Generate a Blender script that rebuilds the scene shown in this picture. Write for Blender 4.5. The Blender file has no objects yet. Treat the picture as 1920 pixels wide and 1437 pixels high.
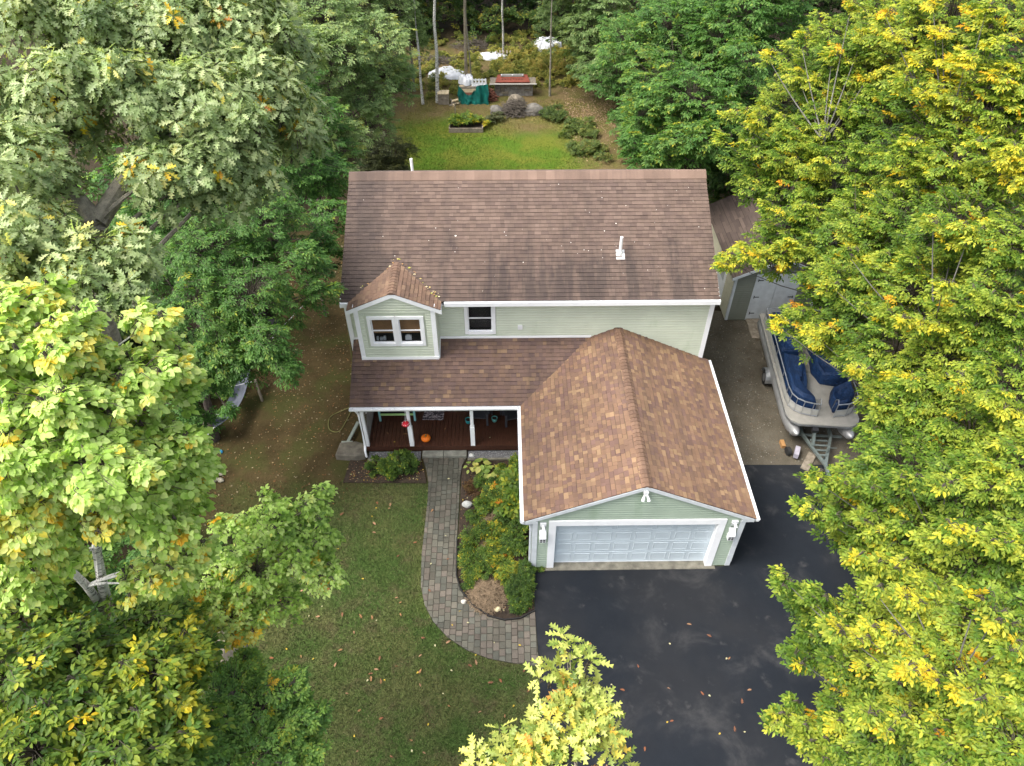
import bpy, math, random
import numpy as np
from mathutils import Vector, Matrix

# ------------------------------------------------------------------ camera, sky, sun, exposure
sc = bpy.context.scene
cam_d = bpy.data.cameras.new("camera"); cam = bpy.data.objects.new("camera", cam_d)
sc.collection.objects.link(cam); sc.camera = cam
cam_d.sensor_width = 36.0; cam_d.lens = 36.0 * 1357.8 / 1920.0
cam_d.clip_start = 0.1; cam_d.clip_end = 2000
cam.location = (0, 0, 19.739)
cam.rotation_euler = (math.radians(90 - 44.113), math.radians(0.015), math.radians(-0.71))
SUN_AZ, SUN_EL = -108.0, 58.0        # degrees; azimuth from +Y towards +X
w = bpy.data.worlds.new("World"); sc.world = w; w.use_nodes = True
wn = w.node_tree; bg = wn.nodes["Background"]
sky = wn.nodes.new("ShaderNodeTexSky"); sky.sky_type = 'NISHITA'; sky.sun_disc = False
sky.sun_elevation = math.radians(SUN_EL); sky.sun_rotation = math.radians(SUN_AZ)
sky.air_density = 1.0; sky.dust_density = 5.0; sky.ozone_density = 0.6
hs = wn.nodes.new("ShaderNodeHueSaturation"); hs.inputs['Saturation'].default_value = 0.45
wn.links.new(sky.outputs[0], hs.inputs['Color']); wn.links.new(hs.outputs[0], bg.inputs[0])
bg.inputs[1].default_value = 0.15
sun_d = bpy.data.lights.new("sun", 'SUN'); sun = bpy.data.objects.new("sun", sun_d)
sc.collection.objects.link(sun)
sun_d.energy = 1.15; sun_d.angle = math.radians(28); sun_d.color = (1.0, 0.965, 0.90)
az, el = math.radians(SUN_AZ), math.radians(SUN_EL)
sdir = Vector((math.sin(az) * math.cos(el), math.cos(az) * math.cos(el), math.sin(el)))
sun.rotation_euler = sdir.to_track_quat('Z', 'Y').to_euler()
sun.location = sdir * 60
vs = sc.view_settings
vs.view_transform = 'Standard'; vs.look = 'None'; vs.exposure = 1.62; vs.gamma = 1.0; vs.use_curve_mapping = False
sc.cycles.max_bounces = 8; sc.cycles.diffuse_bounces = 6; sc.cycles.transparent_max_bounces = 8

random.seed(7)
RNG = np.random.default_rng(11)
COL = sc.collection
R = math.radians

# ------------------------------------------------------------------ helpers
FR = {}                     # object name -> origin in the coordinates it was built in
def link(o):
    COL.objects.link(o); return o
def tag(o, label=None, cat=None, group=None, kind=None):
    if label: o['label'] = label
    if cat: o['category'] = cat
    if group: o['group'] = group
    if kind: o['kind'] = kind
    return o
def thing(name, label, cat, loc=(0, 0, 0), rz=None, group=None):
    o = bpy.data.objects.new(name, None); link(o)
    o.empty_display_size = 0.2
    o.location = loc
    if rz is None: FR[o.name] = Vector(loc)
    else: o.rotation_euler = (0, 0, rz); FR[o.name] = Vector((0, 0, 0))
    return tag(o, label, cat, group)
def place(o, parent, c):
    c = Vector(c); FR[o.name] = c
    if parent is None: o.location = c
    else: o.parent = parent; o.location = c - FR[parent.name]
    return o

class MB:
    def __init__(s): s.v = []; s.f = []
    def add(s, vs_, fs_):
        n = len(s.v); s.v += [tuple(p) for p in vs_]; s.f += [tuple(i + n for i in q) for q in fs_]; return s
    def box(s, x0, x1, y0, y1, z0, z1):
        return s.add([(x0,y0,z0),(x1,y0,z0),(x1,y1,z0),(x0,y1,z0),(x0,y0,z1),(x1,y0,z1),(x1,y1,z1),(x0,y1,z1)],
              [(0,3,2,1),(4,5,6,7),(0,1,5,4),(1,2,6,5),(2,3,7,6),(3,0,4,7)])
    def obox(s, c, size, m):
        hx, hy, hz = size[0]/2, size[1]/2, size[2]/2; c = Vector(c)
        vs_ = [c + m @ Vector((x*hx, y*hy, z*hz)) for z in (-1,1) for x, y in ((-1,-1),(1,-1),(1,1),(-1,1))]
        return s.add(vs_, [(0,3,2,1),(4,5,6,7),(0,1,5,4),(1,2,6,5),(2,3,7,6),(3,0,4,7)])
    def beam(s, a, b, wd, h):
        a, b = Vector(a), Vector(b); d = b - a; q = d.to_track_quat('X', 'Z').to_matrix()
        return s.obox((a + b) / 2, (d.length, wd, h), q)
    def loft(s, A, B, caps=True):
        n = len(A); fs = [(i, (i+1) % n, n + (i+1) % n, n + i) for i in range(n)]
        if caps: fs += [tuple(range(n-1, -1, -1)), tuple(range(n, 2*n))]
        return s.add(list(A) + list(B), fs)
    def tube(s, pts, r, n=8, caps=True):
        pts = [Vector(p) for p in pts]; m = len(pts)
        rr = r if isinstance(r, (list, tuple)) else [r] * m
        rings = []
        up = Vector((0, 0, 1))
        for i, p in enumerate(pts):
            d = (pts[min(i+1, m-1)] - pts[max(i-1, 0)]).normalized()
            a = d.cross(up)
            if a.length < 1e-3: a = d.cross(Vector((1, 0, 0)))
            a.normalize(); b = d.cross(a)
            rings.append([p + (a * math.cos(2*math.pi*k/n) + b * math.sin(2*math.pi*k/n)) * rr[i] for k in range(n)])
        base = len(s.v)
        for rg in rings: s.v += [tuple(q) for q in rg]
        for i in range(m - 1):
            for k in range(n):
                k2 = (k + 1) % n
                s.f.append((base+i*n+k, base+(i+1)*n+k, base+(i+1)*n+k2, base+i*n+k2))
        if caps:
            s.f.append(tuple(base + k for k in range(n))); s.f.append(tuple(base + (m-1)*n + k for k in range(n-1, -1, -1)))
        return s
    def lathe(s, prof, c=(0, 0, 0), n=16, fn=None):
        base = len(s.v); m = len(prof)
        for r, z in prof:
            for k in range(n):
                a = 2*math.pi*k/n; q = r * (fn(a, z) if fn else 1)
                s.v.append((c[0] + q*math.cos(a), c[1] + q*math.sin(a), c[2] + z))
        for i in range(m - 1):
            for k in range(n):
                k2 = (k+1) % n
                s.f.append((base+i*n+k, base+i*n+k2, base+(i+1)*n+k2, base+(i+1)*n+k))
        s.f.append(tuple(base+k for k in range(n-1, -1, -1))); s.f.append(tuple(base+(m-1)*n+k for k in range(n)))
        return s
    def build(s, name, mat, parent=None, smooth=False, col=None, origin=None, **tags):
        a = np.array(s.v, float)
        c = Vector(origin) if origin is not None else Vector(((a[:,0].min()+a[:,0].max())/2, (a[:,1].min()+a[:,1].max())/2, a[:,2].min()))
        me = bpy.data.meshes.new(name)
        me.from_pydata((a - np.array(c)).tolist(), [], s.f)
        if col is not None:
            at = me.color_attributes.new('Col', 'FLOAT_COLOR', 'POINT')
            cc = np.ones((len(a), 4)); cc[:, :3] = np.array(col).reshape(-1, 3)
            at.data.foreach_set('color', cc.ravel())
        if smooth: me.polygons.foreach_set('use_smooth', [True]*len(me.polygons))
        me.materials.append(mat)
        o = bpy.data.objects.new(name, me); link(o); place(o, parent, c)
        return tag(o, **tags)

def mesh_np(name, V, F, mat, parent=None, C=None, smooth=False, origin=None, **tags):
    V = np.asarray(V, np.float32); F = np.asarray(F, np.int32)
    c = np.array(origin if origin is not None else ((V[:,0].min()+V[:,0].max())/2, (V[:,1].min()+V[:,1].max())/2, V[:,2].min()))
    me = bpy.data.meshes.new(name)
    k = F.shape[1]
    me.vertices.add(len(V)); me.vertices.foreach_set('co', (V - c).astype(np.float32).ravel())
    me.loops.add(F.size); me.loops.foreach_set('vertex_index', F.ravel())
    me.polygons.add(len(F)); me.polygons.foreach_set('loop_start', np.arange(0, F.size, k, dtype=np.int32))
    if C is not None:
        at = me.color_attributes.new('Col', 'FLOAT_COLOR', 'POINT')
        cc = np.ones((len(V), 4), np.float32); cc[:, :C.shape[1]] = C
        at.data.foreach_set('color', cc.ravel())
    me.update(calc_edges=True)
    if smooth: me.polygons.foreach_set('use_smooth', np.ones(len(F), bool))
    me.materials.append(mat)
    o = bpy.data.objects.new(name, me); link(o); place(o, parent, Vector(c.tolist()))
    return tag(o, **tags)

def copy_tree(o, parent=None):
    c = o.copy(); link(c); c.parent = parent
    FR[c.name] = FR.get(o.name, Vector((0,0,0)))
    for ch in list(o.children): copy_tree(ch, c)
    return c

# ------------------------------------------------------------------ materials
class N:
    def __init__(s, name):
        s.m = bpy.data.materials.new(name); s.m.use_nodes = True
        s.t = s.m.node_tree; s.b = s.t.nodes['Principled BSDF']; s.out = s.t.nodes['Material Output']
        s.pos = s.t.nodes.new('ShaderNodeNewGeometry').outputs['Position']
    def __call__(s, typ, props=None, **ins):
        n = s.t.nodes.new('ShaderNode' + typ)
        for k, v in (props or {}).items(): setattr(n, k, v)
        for k, v in ins.items(): s.set(n.inputs[int(k[1:])] if k[0] == '_' else n.inputs[k.replace('_', ' ')], v)
        return n
    def set(s, sock, v):
        if isinstance(v, bpy.types.NodeSocket): s.t.links.new(v, sock)
        elif sock.type == 'VECTOR' and hasattr(v, '__len__'): sock.default_value = tuple(v)[:3]
        else: sock.default_value = v
    def noise(s, scale, detail=4, vec=None, rough=.55, dist=0):
        return s('TexNoise', Vector=vec if vec is not None else s.pos, Scale=scale, Detail=detail, Roughness=rough, Distortion=dist).outputs[0]
    def rng(s, v, a, b, c, d, smooth=False):
        return s('MapRange', dict(interpolation_type='SMOOTHSTEP') if smooth else None, Value=v, From_Min=a, From_Max=b, To_Min=c, To_Max=d).outputs[0]
    def mul(s, col, f):
        n = s('VectorMath', dict(operation='SCALE')); s.set(n.inputs[0], col); s.set(n.inputs['Scale'], f); return n.outputs[0]
    def mix(s, f, a, b):
        n = s('MixRGB'); s.set(n.inputs[0], f); s.set(n.inputs[1], a); s.set(n.inputs[2], b); return n.outputs[0]
    def math(s, op, a, b=0.0):
        n = s('Math', dict(operation=op)); s.set(n.inputs[0], a); s.set(n.inputs[1], b); return n.outputs[0]
    def scalev(s, v):
        return s('Mapping', Vector=s.pos, Scale=v).outputs[0]
    def attr(s, name='Col'):
        return s('Attribute', dict(attribute_name=name)).outputs['Color']
    def bump(s, h, st, dist=.02):
        n = s('Bump', Strength=st, Distance=dist, Height=h); s.t.links.new(n.outputs[0], s.b.inputs['Normal'])
    def fin(s, col, rough=.7, spec=.3, metal=0.0):
        if isinstance(col, tuple) and len(col) == 3: col = (*col, 1)
        s.set(s.b.inputs['Base Color'], col); s.set(s.b.inputs['Roughness'], rough)
        s.set(s.b.inputs['Specular IOR Level'], spec); s.set(s.b.inputs['Metallic'], metal)
        return s.m
def c4(c): return (*c, 1.0)
def simple(name, col, rough=.7, var=.12, vs_=5, bump=0, bs=80, spec=.3, metal=0.0, fine=0.0):
    n = N(name)
    f = n.rng(n.noise(vs_, 5), .3, .7, 1 - var, 1 + var)
    if fine: f = n.math('MULTIPLY', f, n.rng(n.noise(90, 3), .3, .7, 1 - fine, 1 + fine))
    c = n.mul(c4(col), f)
    if bump: n.bump(n.noise(bs, 4), bump)
    return n.fin(c, rough, spec, metal)
def attrmat(name, rough=.8, var=.2, vs_=40, bump=0, bs=90, spec=.25):
    n = N(name)
    f = n.rng(n.noise(vs_, 4), .3, .7, 1 - var, 1 + var)
    if bump: n.bump(n.noise(bs, 3), bump)
    return n.fin(n.mul(n.attr(), f), rough, spec)

M = {}
M['trim'] = simple('white_trim', (.80,.81,.82), .45, .05, 3, fine=.02)
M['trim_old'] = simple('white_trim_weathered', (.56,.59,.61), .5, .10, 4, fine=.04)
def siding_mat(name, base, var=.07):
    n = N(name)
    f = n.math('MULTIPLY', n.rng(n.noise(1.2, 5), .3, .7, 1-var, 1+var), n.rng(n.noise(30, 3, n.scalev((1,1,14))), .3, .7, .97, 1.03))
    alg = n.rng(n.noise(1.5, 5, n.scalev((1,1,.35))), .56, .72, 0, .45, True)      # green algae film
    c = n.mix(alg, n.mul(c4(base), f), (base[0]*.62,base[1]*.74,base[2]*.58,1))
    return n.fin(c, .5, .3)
M['siding'] = siding_mat('sage_siding', (.52,.56,.45))  # paler base: the upper wall's brighter light is put into the colour
M['siding_garage'] = siding_mat('sage_siding_garage', (.30,.365,.29))  # same siding, darker copy: the garage front's dimmer light sits in the base
M['siding_shed'] = siding_mat('shed_siding', (.19,.20,.16))
def shingle_mat(name, stain=0.0, edge=False):
    n = N(name)
    g = n.math('MULTIPLY', n.rng(n.noise(120, 3), .25, .75, .82, 1.18), n.rng(n.noise(1.3, 4), .3, .7, .9, 1.1))
    c = n.mix(1.0, n.mul(n.attr(), g), (1.06,1.0,.93,1)); c.node.blend_type = 'MULTIPLY'
    if stain:
        st = n.rng(n.noise(1.0, 6, n.scalev((1.7,.20,.20)), .65), .44, .66, 0, 1, True)
        if edge:
            x = n('SeparateXYZ', Vector=n.pos).outputs
            band = n.rng(n.math('ADD', x[0], n.rng(n.noise(.8, 4), 0, 1, -1.6, 1.6)), -5.0, -2.9, .9, 0, True)
            low = n.rng(n.math('ADD', x[1], n.rng(n.noise(.5, 4), 0, 1, -2.2, 2.2)), 18.6, 21.4, .8, 0, True)
            st = n.math('MINIMUM', n.math('ADD', n.math('MULTIPLY', st, n.math('ADD', low, .35)), n.math('ADD', n.math('MULTIPLY', band, .8), n.math('MULTIPLY', low, .35))), 1.0)
        c = n.mix(n.math('MULTIPLY', st, stain), c, (.030,.027,.027,1))
    n.bump(n.noise(160, 2), .35, .01)
    return n.fin(c, .9, .15)
M['sh_main'] = shingle_mat('shingle_weathered', .58, True)
M['sh_new'] = shingle_mat('shingle_architectural', .25)
M['asphalt_under'] = simple('roof_underlay', (.06,.045,.04), .9)
M['door_white'] = simple('garage_door_paint', (.47,.535,.57), .4, .05, 2, fine=.02)
M['concrete'] = simple('concrete', (.155,.145,.115), .9, .4, 4, .4, 60, fine=.15)
M['deck'] = None
def deck_mat():
    n = N('deck_stain'); f = n.rng(n.noise(6, 5, n.scalev((6,.8,1))), .3, .7, .6, 1.35)
    n.bump(n.noise(40, 3, n.scalev((4,.5,1))), .3)
    return n.fin(n.mul((.060,.023,.013,1), f), .55, .3)
M['deck'] = deck_mat()
def glass_mat():
    n = N('window_glass'); n.fin((.02,.022,.025), .04, .5)
    n.set(n.b.inputs['Alpha'], .16); return n.m
M['glass'] = glass_mat()
M['room'] = simple('room_dark', (.028,.026,.025), .9)
M['blind'] = simple('tan_blind', (.26,.15,.07), .7, .15, 3)
M['black'] = simple('black_plastic', (.015,.015,.017), .45)
M['dark_iron'] = simple('black_iron', (.02,.02,.02), .5)
M['pipe'] = simple('white_pvc', (.78,.78,.76), .4, .06)
M['lead'] = simple('boot_flashing', (.5,.5,.49), .5)
M['lattice'] = simple('lattice_grey', (.16,.15,.14), .8, .2)
M['teal'] = simple('teal_paint', (.22,.46,.47), .5, .08)
M['lime'] = simple('lime_paint', (.33,.52,.20), .5, .08)
M['pumpkin'] = simple('pumpkin_skin', (.75,.17,.012), .45, .12, 8)
M['stem'] = simple('stem', (.12,.11,.04), .8)
M['red'] = simple('red_glaze', (.55,.015,.03), .35, .1)
M['white'] = simple('white_paint', (.66,.67,.68), .5, .04)
M['chair'] = simple('charcoal_wicker', (.045,.045,.055), .7, .3, 30, .4)
M['pot'] = simple('teal_glaze', (.03,.28,.30), .3, .15)
M['soil'] = simple('mulch_soil', (.036,.025,.017), .95, .5, 12, .8, 40, fine=.35)
M['stone'] = simple('field_stone', (.20,.185,.165), .9, .35, 5, .8, 25, fine=.2)
M['granite'] = simple('granite_step', (.19,.19,.16), .85, .3, 5, .4, 60, fine=.2)
M['rubber'] = simple('tyre_rubber', (.02,.02,.02), .8)
M['alu'] = simple('aluminium', (.42,.43,.44), .4, .15, 6, metal=.85)
M['alu_dull'] = simple('pontoon_aluminium', (.34,.34,.34), .45, .15, 3, metal=.6)
M['boatdeck'] = simple('boat_carpet', (.235,.225,.20), .95, .12, 4, fine=.08)
M['fence_panel'] = simple('boat_panel', (.33,.325,.30), .4, .06)
def cover_mat():
    n = N('blue_boat_cover'); f = n.rng(n.noise(2.5, 5), .3, .7, .65, 1.3)
    n.bump(n.noise(5, 5, dist=.8), .9, .08)
    return n.fin(n.mul((.0045,.022,.070,1), f), .65, .3)
M['cover'] = cover_mat()
M['galv'] = simple('galvanised_trailer', (.16,.19,.18), .5, .2, 6, metal=.4)
M['bark_grey'] = simple('bark_grey', (.215,.195,.155), .95, .4, 9, 1.0, 30, fine=.3)
def birch_mat():
    n = N('bark_birch')
    st = n.rng(n.noise(10, 4, n.scalev((.7,.7,3.0))), .52, .62, 0, 1, True)
    return n.fin(n.mix(st, (.50,.49,.45,1), (.06,.055,.05,1)), .8, .2)
M['birch'] = birch_mat()
M['bark_beech'] = simple('bark_beech', (.13,.125,.11), .85, .25, 6, .4, 30)
M['bark_dark'] = simple('bark_dark', (.07,.055,.045), .95, .4, 9, 1, 30)
M['bark_tan'] = simple('bark_tan', (.36,.30,.22), .9, .25, 7, .5, 30)
M['wood_old'] = simple('weathered_wood', (.20,.17,.13), .9, .35, 8, .5, 40)
M['wood_pale'] = simple('fresh_wood', (.52,.42,.27), .85, .2, 8)
M['wood_red'] = simple('red_brown_wood', (.22,.09,.06), .9, .3, 8)
M['tarp_green'] = simple('green_tarp', (.005,.105,.085), .5, .3, 3, .8, 5)
M['plastic_white'] = simple('white_plastic_sheet', (.58,.59,.62), .4, .15, 3, .8, 4)
M['paint_red'] = simple('faded_red_paint', (.21,.055,.035), .7, .2, 5)
M['grey_fabric'] = simple('grey_fabric', (.105,.115,.145), .6, .15, 3, .5, 8)
M['rope'] = simple('white_rope', (.7,.7,.7), .8)
M['twig'] = simple('twig_bark', (.075,.062,.048), .9, .3, 12)
M['hose'] = simple('hose_rubber', (.16,.155,.05), .5)
M['blue_plastic'] = simple('blue_plastic', (.012,.05,.16), .4)
M['cyan'] = simple('cyan_plastic', (.05,.30,.55), .4)
M['brush'] = simple('dry_brush', (.115,.098,.08), .95, .35, 10)
M['straw'] = simple('dry_straw', (.30,.22,.14), .95, .3, 10)
M['edging'] = simple('black_edging', (.018,.016,.015), .6)
M['litter_leaf'] = attrmat('fallen_leaf', .8, .2, 30)
M['grass_blade'] = attrmat('grass_blade', .7, .15, 20)
M['pebble'] = attrmat('pebble', .9, .15, 30)
M['paver'] = None
def paver_mat():
    n = N('paver_concrete')
    f = n.math('MULTIPLY', n.rng(n.noise(60, 3), .3, .7, .85, 1.15), n.rng(n.noise(1.2, 4), .3, .7, .85, 1.15))
    y = n('SeparateXYZ', Vector=n.pos).outputs[1]
    st = n.rng(n.noise(1.1, 5), .42, .62, 0, 1, True)
    zone = n.math('MULTIPLY', n.rng(y, 13.2, 14.6, 0, 1, True), .75)        # mossy dark weathering by the porch
    c = n.mix(n.math('MULTIPLY', n.math('ADD', n.math('MULTIPLY', st, .5), .5), zone), n.mul(n.attr(), f), (.042,.043,.034,1))
    n.bump(n.noise(70, 3), .3, .01)
    return n.fin(c, .9, .2)
M['paver'] = paver_mat()
def leaf_mat(name, rough=.5, trans=.48, spec=.22, tint=(1.15,1.2,.6)):
    n = N(name); c = n.attr()
    c = n.mul(c, n.rng(n.noise(3.0, 3), .3, .7, .85, 1.15))
    n.fin(c, rough, spec)
    tr = n('BsdfTranslucent'); tc = n('VectorMath', dict(operation='MULTIPLY')); n.set(tc.inputs[0], c); n.set(tc.inputs[1], tint)
    n.t.links.new(tc.outputs[0], tr.inputs[0])
    mx = n('MixShader'); mx.inputs[0].default_value = trans
    n.t.links.new(n.b.outputs[0], mx.inputs[1]); n.t.links.new(tr.outputs[0], mx.inputs[2]); n.t.links.new(mx.outputs[0], n.out.inputs[0])
    return n.m
M['leaf'] = leaf_mat('broadleaf')
M['leaf_oak'] = leaf_mat('oak_leaf', .42, .42, .35)

# ------------------------------------------------------------------ ground
def sstep(a, b, x):
    t = np.clip((x - a) / (b - a), 0, 1); return t*t*(3 - 2*t)
def lf(x, y, s=1.0, ph=0.0):
    x = x*s; y = y*s
    return (np.sin(1.7*x+.9*y+ph) + np.sin(-1.1*x+2.3*y+1.3+ph*2) + np.sin(3.1*x-1.9*y+2.1+ph) * .6 + np.sin(4.7*x+4.1*y+.4-ph)*.45) / 3.05
def ground():
    xs = np.concatenate([[-900,-400,-200,-100,-60,-40], np.arange(-28, 26, .3), [26,30,40,60,100,200,400,900]])
    ys = np.concatenate([[-900,-400,-200,-100,-50,-25,-12], np.arange(-5, 72, .3), [72,80,100,150,250,500,900]])
    X, Y = np.meshgrid(xs, ys); n1 = lf(X, Y, .7); n2 = lf(X, Y, 1.9, 2.)
    Z = .03*lf(X, Y, .35) * ((Y > 28) | (X < -5.6)) - 0.01
    Z = np.where((Y > 48), Z + sstep(48, 60, Y)*.25*n1, Z)
    front = sstep(-10.6, -9.2, X + .5*n1) * sstep(15.7, 15.3, Y + .12*n2 - (X < -5.2)*(0.0)) * (Y > -30)
    dirt = sstep(-.7, .7, (Y - 14.2)*.55 + (-6.8 - X)*.22 + .35*n1 + .2*n2)
    dirt *= sstep(-12.5, -10.2, X + .5*n2) * (X < -2.6) * sstep(34, 30, Y)
    lawn = front * (1 - dirt*.75)
    back = sstep(-7.6, -5.2, X + .6*n1) * sstep(5.6, 3.0, X + .6*n2 + (Y-38)*.02) * sstep(26, 28, Y) * sstep(45.4, 43.2, Y + .5*n1)
    dry = sstep(-8, -5.5, X + .8*n1) * sstep(9.5, 6.5, X + .8*n2) * sstep(26, 29, Y) * sstep(60, 54, Y + n1)
    spot = np.exp(-(((X-1.6)/2.0)**2 + ((Y-43.0)/1.0)**2))
    back = np.clip(back - 1.1*spot + .0, 0, 1)
    C = np.stack([lawn, back, dry, dirt], -1).reshape(-1, 4)
    nx, ny = len(xs), len(ys); i = np.arange(nx*ny).reshape(ny, nx)
    F = np.stack([i[:-1,:-1], i[:-1,1:], i[1:,1:], i[1:,:-1]], -1).reshape(-1, 4)
    V = np.stack([X, Y, Z], -1).reshape(-1, 3)
    n = N('ground_cover')
    at = n('Attribute', dict(attribute_name='Col'))
    sp = n('SeparateColor', Color=at.outputs['Color']).outputs
    fine = n.noise(55, 4); med = n.noise(5, 6); big = n.noise(.55, 5)
    forest = n.mul(n.mix(med, (.018,.015,.009,1), (.050,.038,.022,1)), n.rng(fine, .25, .75, .5, 1.5))
    dirt_c = n.mul(n.mix(n.rng(n.noise(1.1, 6), .35, .65, 0, 1), (.045,.031,.014,1), (.074,.051,.024,1)), n.rng(fine, .25, .75, .55, 1.45))
    dirt_c = n.mix(n.rng(n.noise(.75, 6), .44, .64, .1, .75, True), dirt_c, (.050,.056,.016,1))
    gr = n.mix(n.rng(big, .36, .62, 0, 1, True), (.084,.092,.032,1), (.046,.080,.019,1))
    gr = n.mix(n.rng(n.noise(1.7, 5), .5, .68, 0, .8, True), gr, (.080,.070,.034,1))
    lawn_c = n.mul(gr, n.rng(fine, .25, .75, .55, 1.45))
    bk = n.mul(n.mix(n.rng(n.noise(.6, 5), .38, .62, 0, 1, True), (.110,.128,.018,1), (.066,.120,.012,1)), n.rng(n.noise(22, 4), .25, .75, .72, 1.28))
    dr = n.mul(n.mix(n.rng(n.noise(.9, 5), .38, .62, 0, 1), (.135,.098,.048,1), (.10,.092,.028,1)), n.rng(n.noise(18, 5), .25, .75, .6, 1.4))
    c = n.mix(sp[2], forest, dr)
    c = n.mix(sp[1], c, bk)
    c = n.mix(at.outputs['Alpha'], c, dirt_c)
    c = n.mix(sp[0], c, lawn_c)
    n.bump(n.math('ADD', n.math('MULTIPLY', fine, .5), med), .9, .05)
    n.fin(c, .95, .1)
    mesh_np('ground', V, F, n.m, None, C, origin=(0,0,0), kind='structure', label='lawn, bare dirt and leaf littered forest floor around the house', cat='ground')
ground()

def sheet(name, poly, z, mat, label, cat):
    m = MB(); A = [(x, y, z - .06) for x, y in poly]; B = [(x, y, z) for x, y in poly]
    m.loft(A, B); return m.build(name, mat, kind='structure', label=label, cat=cat, origin=(poly[0][0], poly[0][1], 0))
def asphalt():
    n = N('driveway_asphalt')
    base = n.mul((.0082,.0108,.0150,1), n.rng(n.noise(140, 3), .25, .75, .7, 1.35))
    dust = n.rng(n.noise(.62, 7, rough=.62, dist=.5), .50, .74, 0, .5, True)
    sp_ = n.rng(n.noise(1.6, 6, rough=.6), .60, .76, 0, .6, True)
    wear = n.rng(n.noise(.28, 4), .40, .62, 0, .45, True)
    c = n.mix(wear, base, (.020,.020,.021,1))
    c = n.mix(n.math('MAXIMUM', dust, sp_), c, (.066,.064,.063,1))
    n.bump(n.noise(180, 2), .4, .01)
    return n.fin(c, n.rng(n.noise(.9, 4), .3, .7, .6, .85), .18)
sheet('driveway', [(.82,12.10),(.80,10.7),(.87,9.1),(.82,6.4),(.8,2),(.6,-8),(.4,-40),(15,-40),(13.5,-8),(13.2,6),(13.6,12),(13.4,16.0),(11.4,16.08),(8.3,16.12),(6.9,16.10),(6.9,12.10)], .018, asphalt(), 'dark asphalt driveway with dusty stains in front of the garage', 'driveway')
def gravel_mat():
    n = N('gravel_parking')
    c = n.mix(n.rng(n.noise(.8, 6), .35, .65, 0, 1), (.082,.070,.050,1), (.145,.128,.098,1))
    c = n.mul(c, n.rng(n.noise(75, 4), .2, .8, .45, 1.55))
    c = n.mix(n.rng(n.noise(1.6, 6), .55, .72, 0, .6, True), c, (.07,.045,.026,1))
    n.bump(n.noise(90, 3), 1.0, .03)
    return n.fin(c, .95, .15)
sheet('gravel_pad', [(6.9,16.11),(8.3,16.13),(11.4,16.09),(13.4,16.01),(13.8,19),(13.8,24.0),(9.0,24.8),(8.2,26.5),(6.9,26.5)], .010, gravel_mat(), 'brown gravel parking strip between the house and the shed', 'gravel')
MB().box(1.1, 6.42, 12.0, 12.30, -.05, .045).build('concrete_apron', M['concrete'], kind='structure', label='concrete sill strip under the garage door', cat='concrete')

# ------------------------------------------------------------------ paver path
def clip_rect(poly, x0, x1, y0, y1):
    def cl(P, ax, lim, sg):
        out = []
        for i in range(len(P)):
            a, b = P[i], P[(i+1) % len(P)]
            da, db = sg*(a[ax]-lim), sg*(b[ax]-lim)
            if da >= 0: out.append(a)
            if (da > 0 and db < 0) or (da < 0 and db > 0):
                t = da/(da-db); out.append((a[0]+(b[0]-a[0])*t, a[1]+(b[1]-a[1])*t))
        return out
    P = poly
    for ax, lim, sg in ((0,x0,1),(0,x1,-1),(1,y0,1),(1,y1,-1)):
        P = cl(P, ax, lim, sg)
        if len(P) < 3: return []
    Q = []
    for p in P:
        if not Q or (abs(p[0]-Q[-1][0]) + abs(p[1]-Q[-1][1])) > 1e-4: Q.append(p)
    if len(Q) > 2 and abs(Q[0][0]-Q[-1][0]) + abs(Q[0][1]-Q[-1][1]) < 1e-4: Q.pop()
    return Q if len(Q) > 2 else []
def area(P): return .5*sum(P[i][0]*P[(i+1)%len(P)][1]-P[(i+1)%len(P)][0]*P[i][1] for i in range(len(P)))
PL = [(-2.97,16.60),(-2.78,16.0),(-2.68,15.49),(-2.65,14.70),(-2.67,13.64),(-2.69,12.64),(-2.63,11.52),(-2.47,10.90),(-2.18,10.36),(-1.72,9.86),(-1.17,9.48),(-.56,9.23),(.11,9.09),(.86,8.98)]
PR = [(.80,10.66),(.37,10.42),(-.10,10.37),(-.57,10.51),(-1.05,10.86),(-1.44,11.39),(-1.57,11.87),(-1.60,13.22),(-1.59,14.47),(-1.60,15.59),(-1.55,16.2),(-1.40,16.60)]
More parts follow.
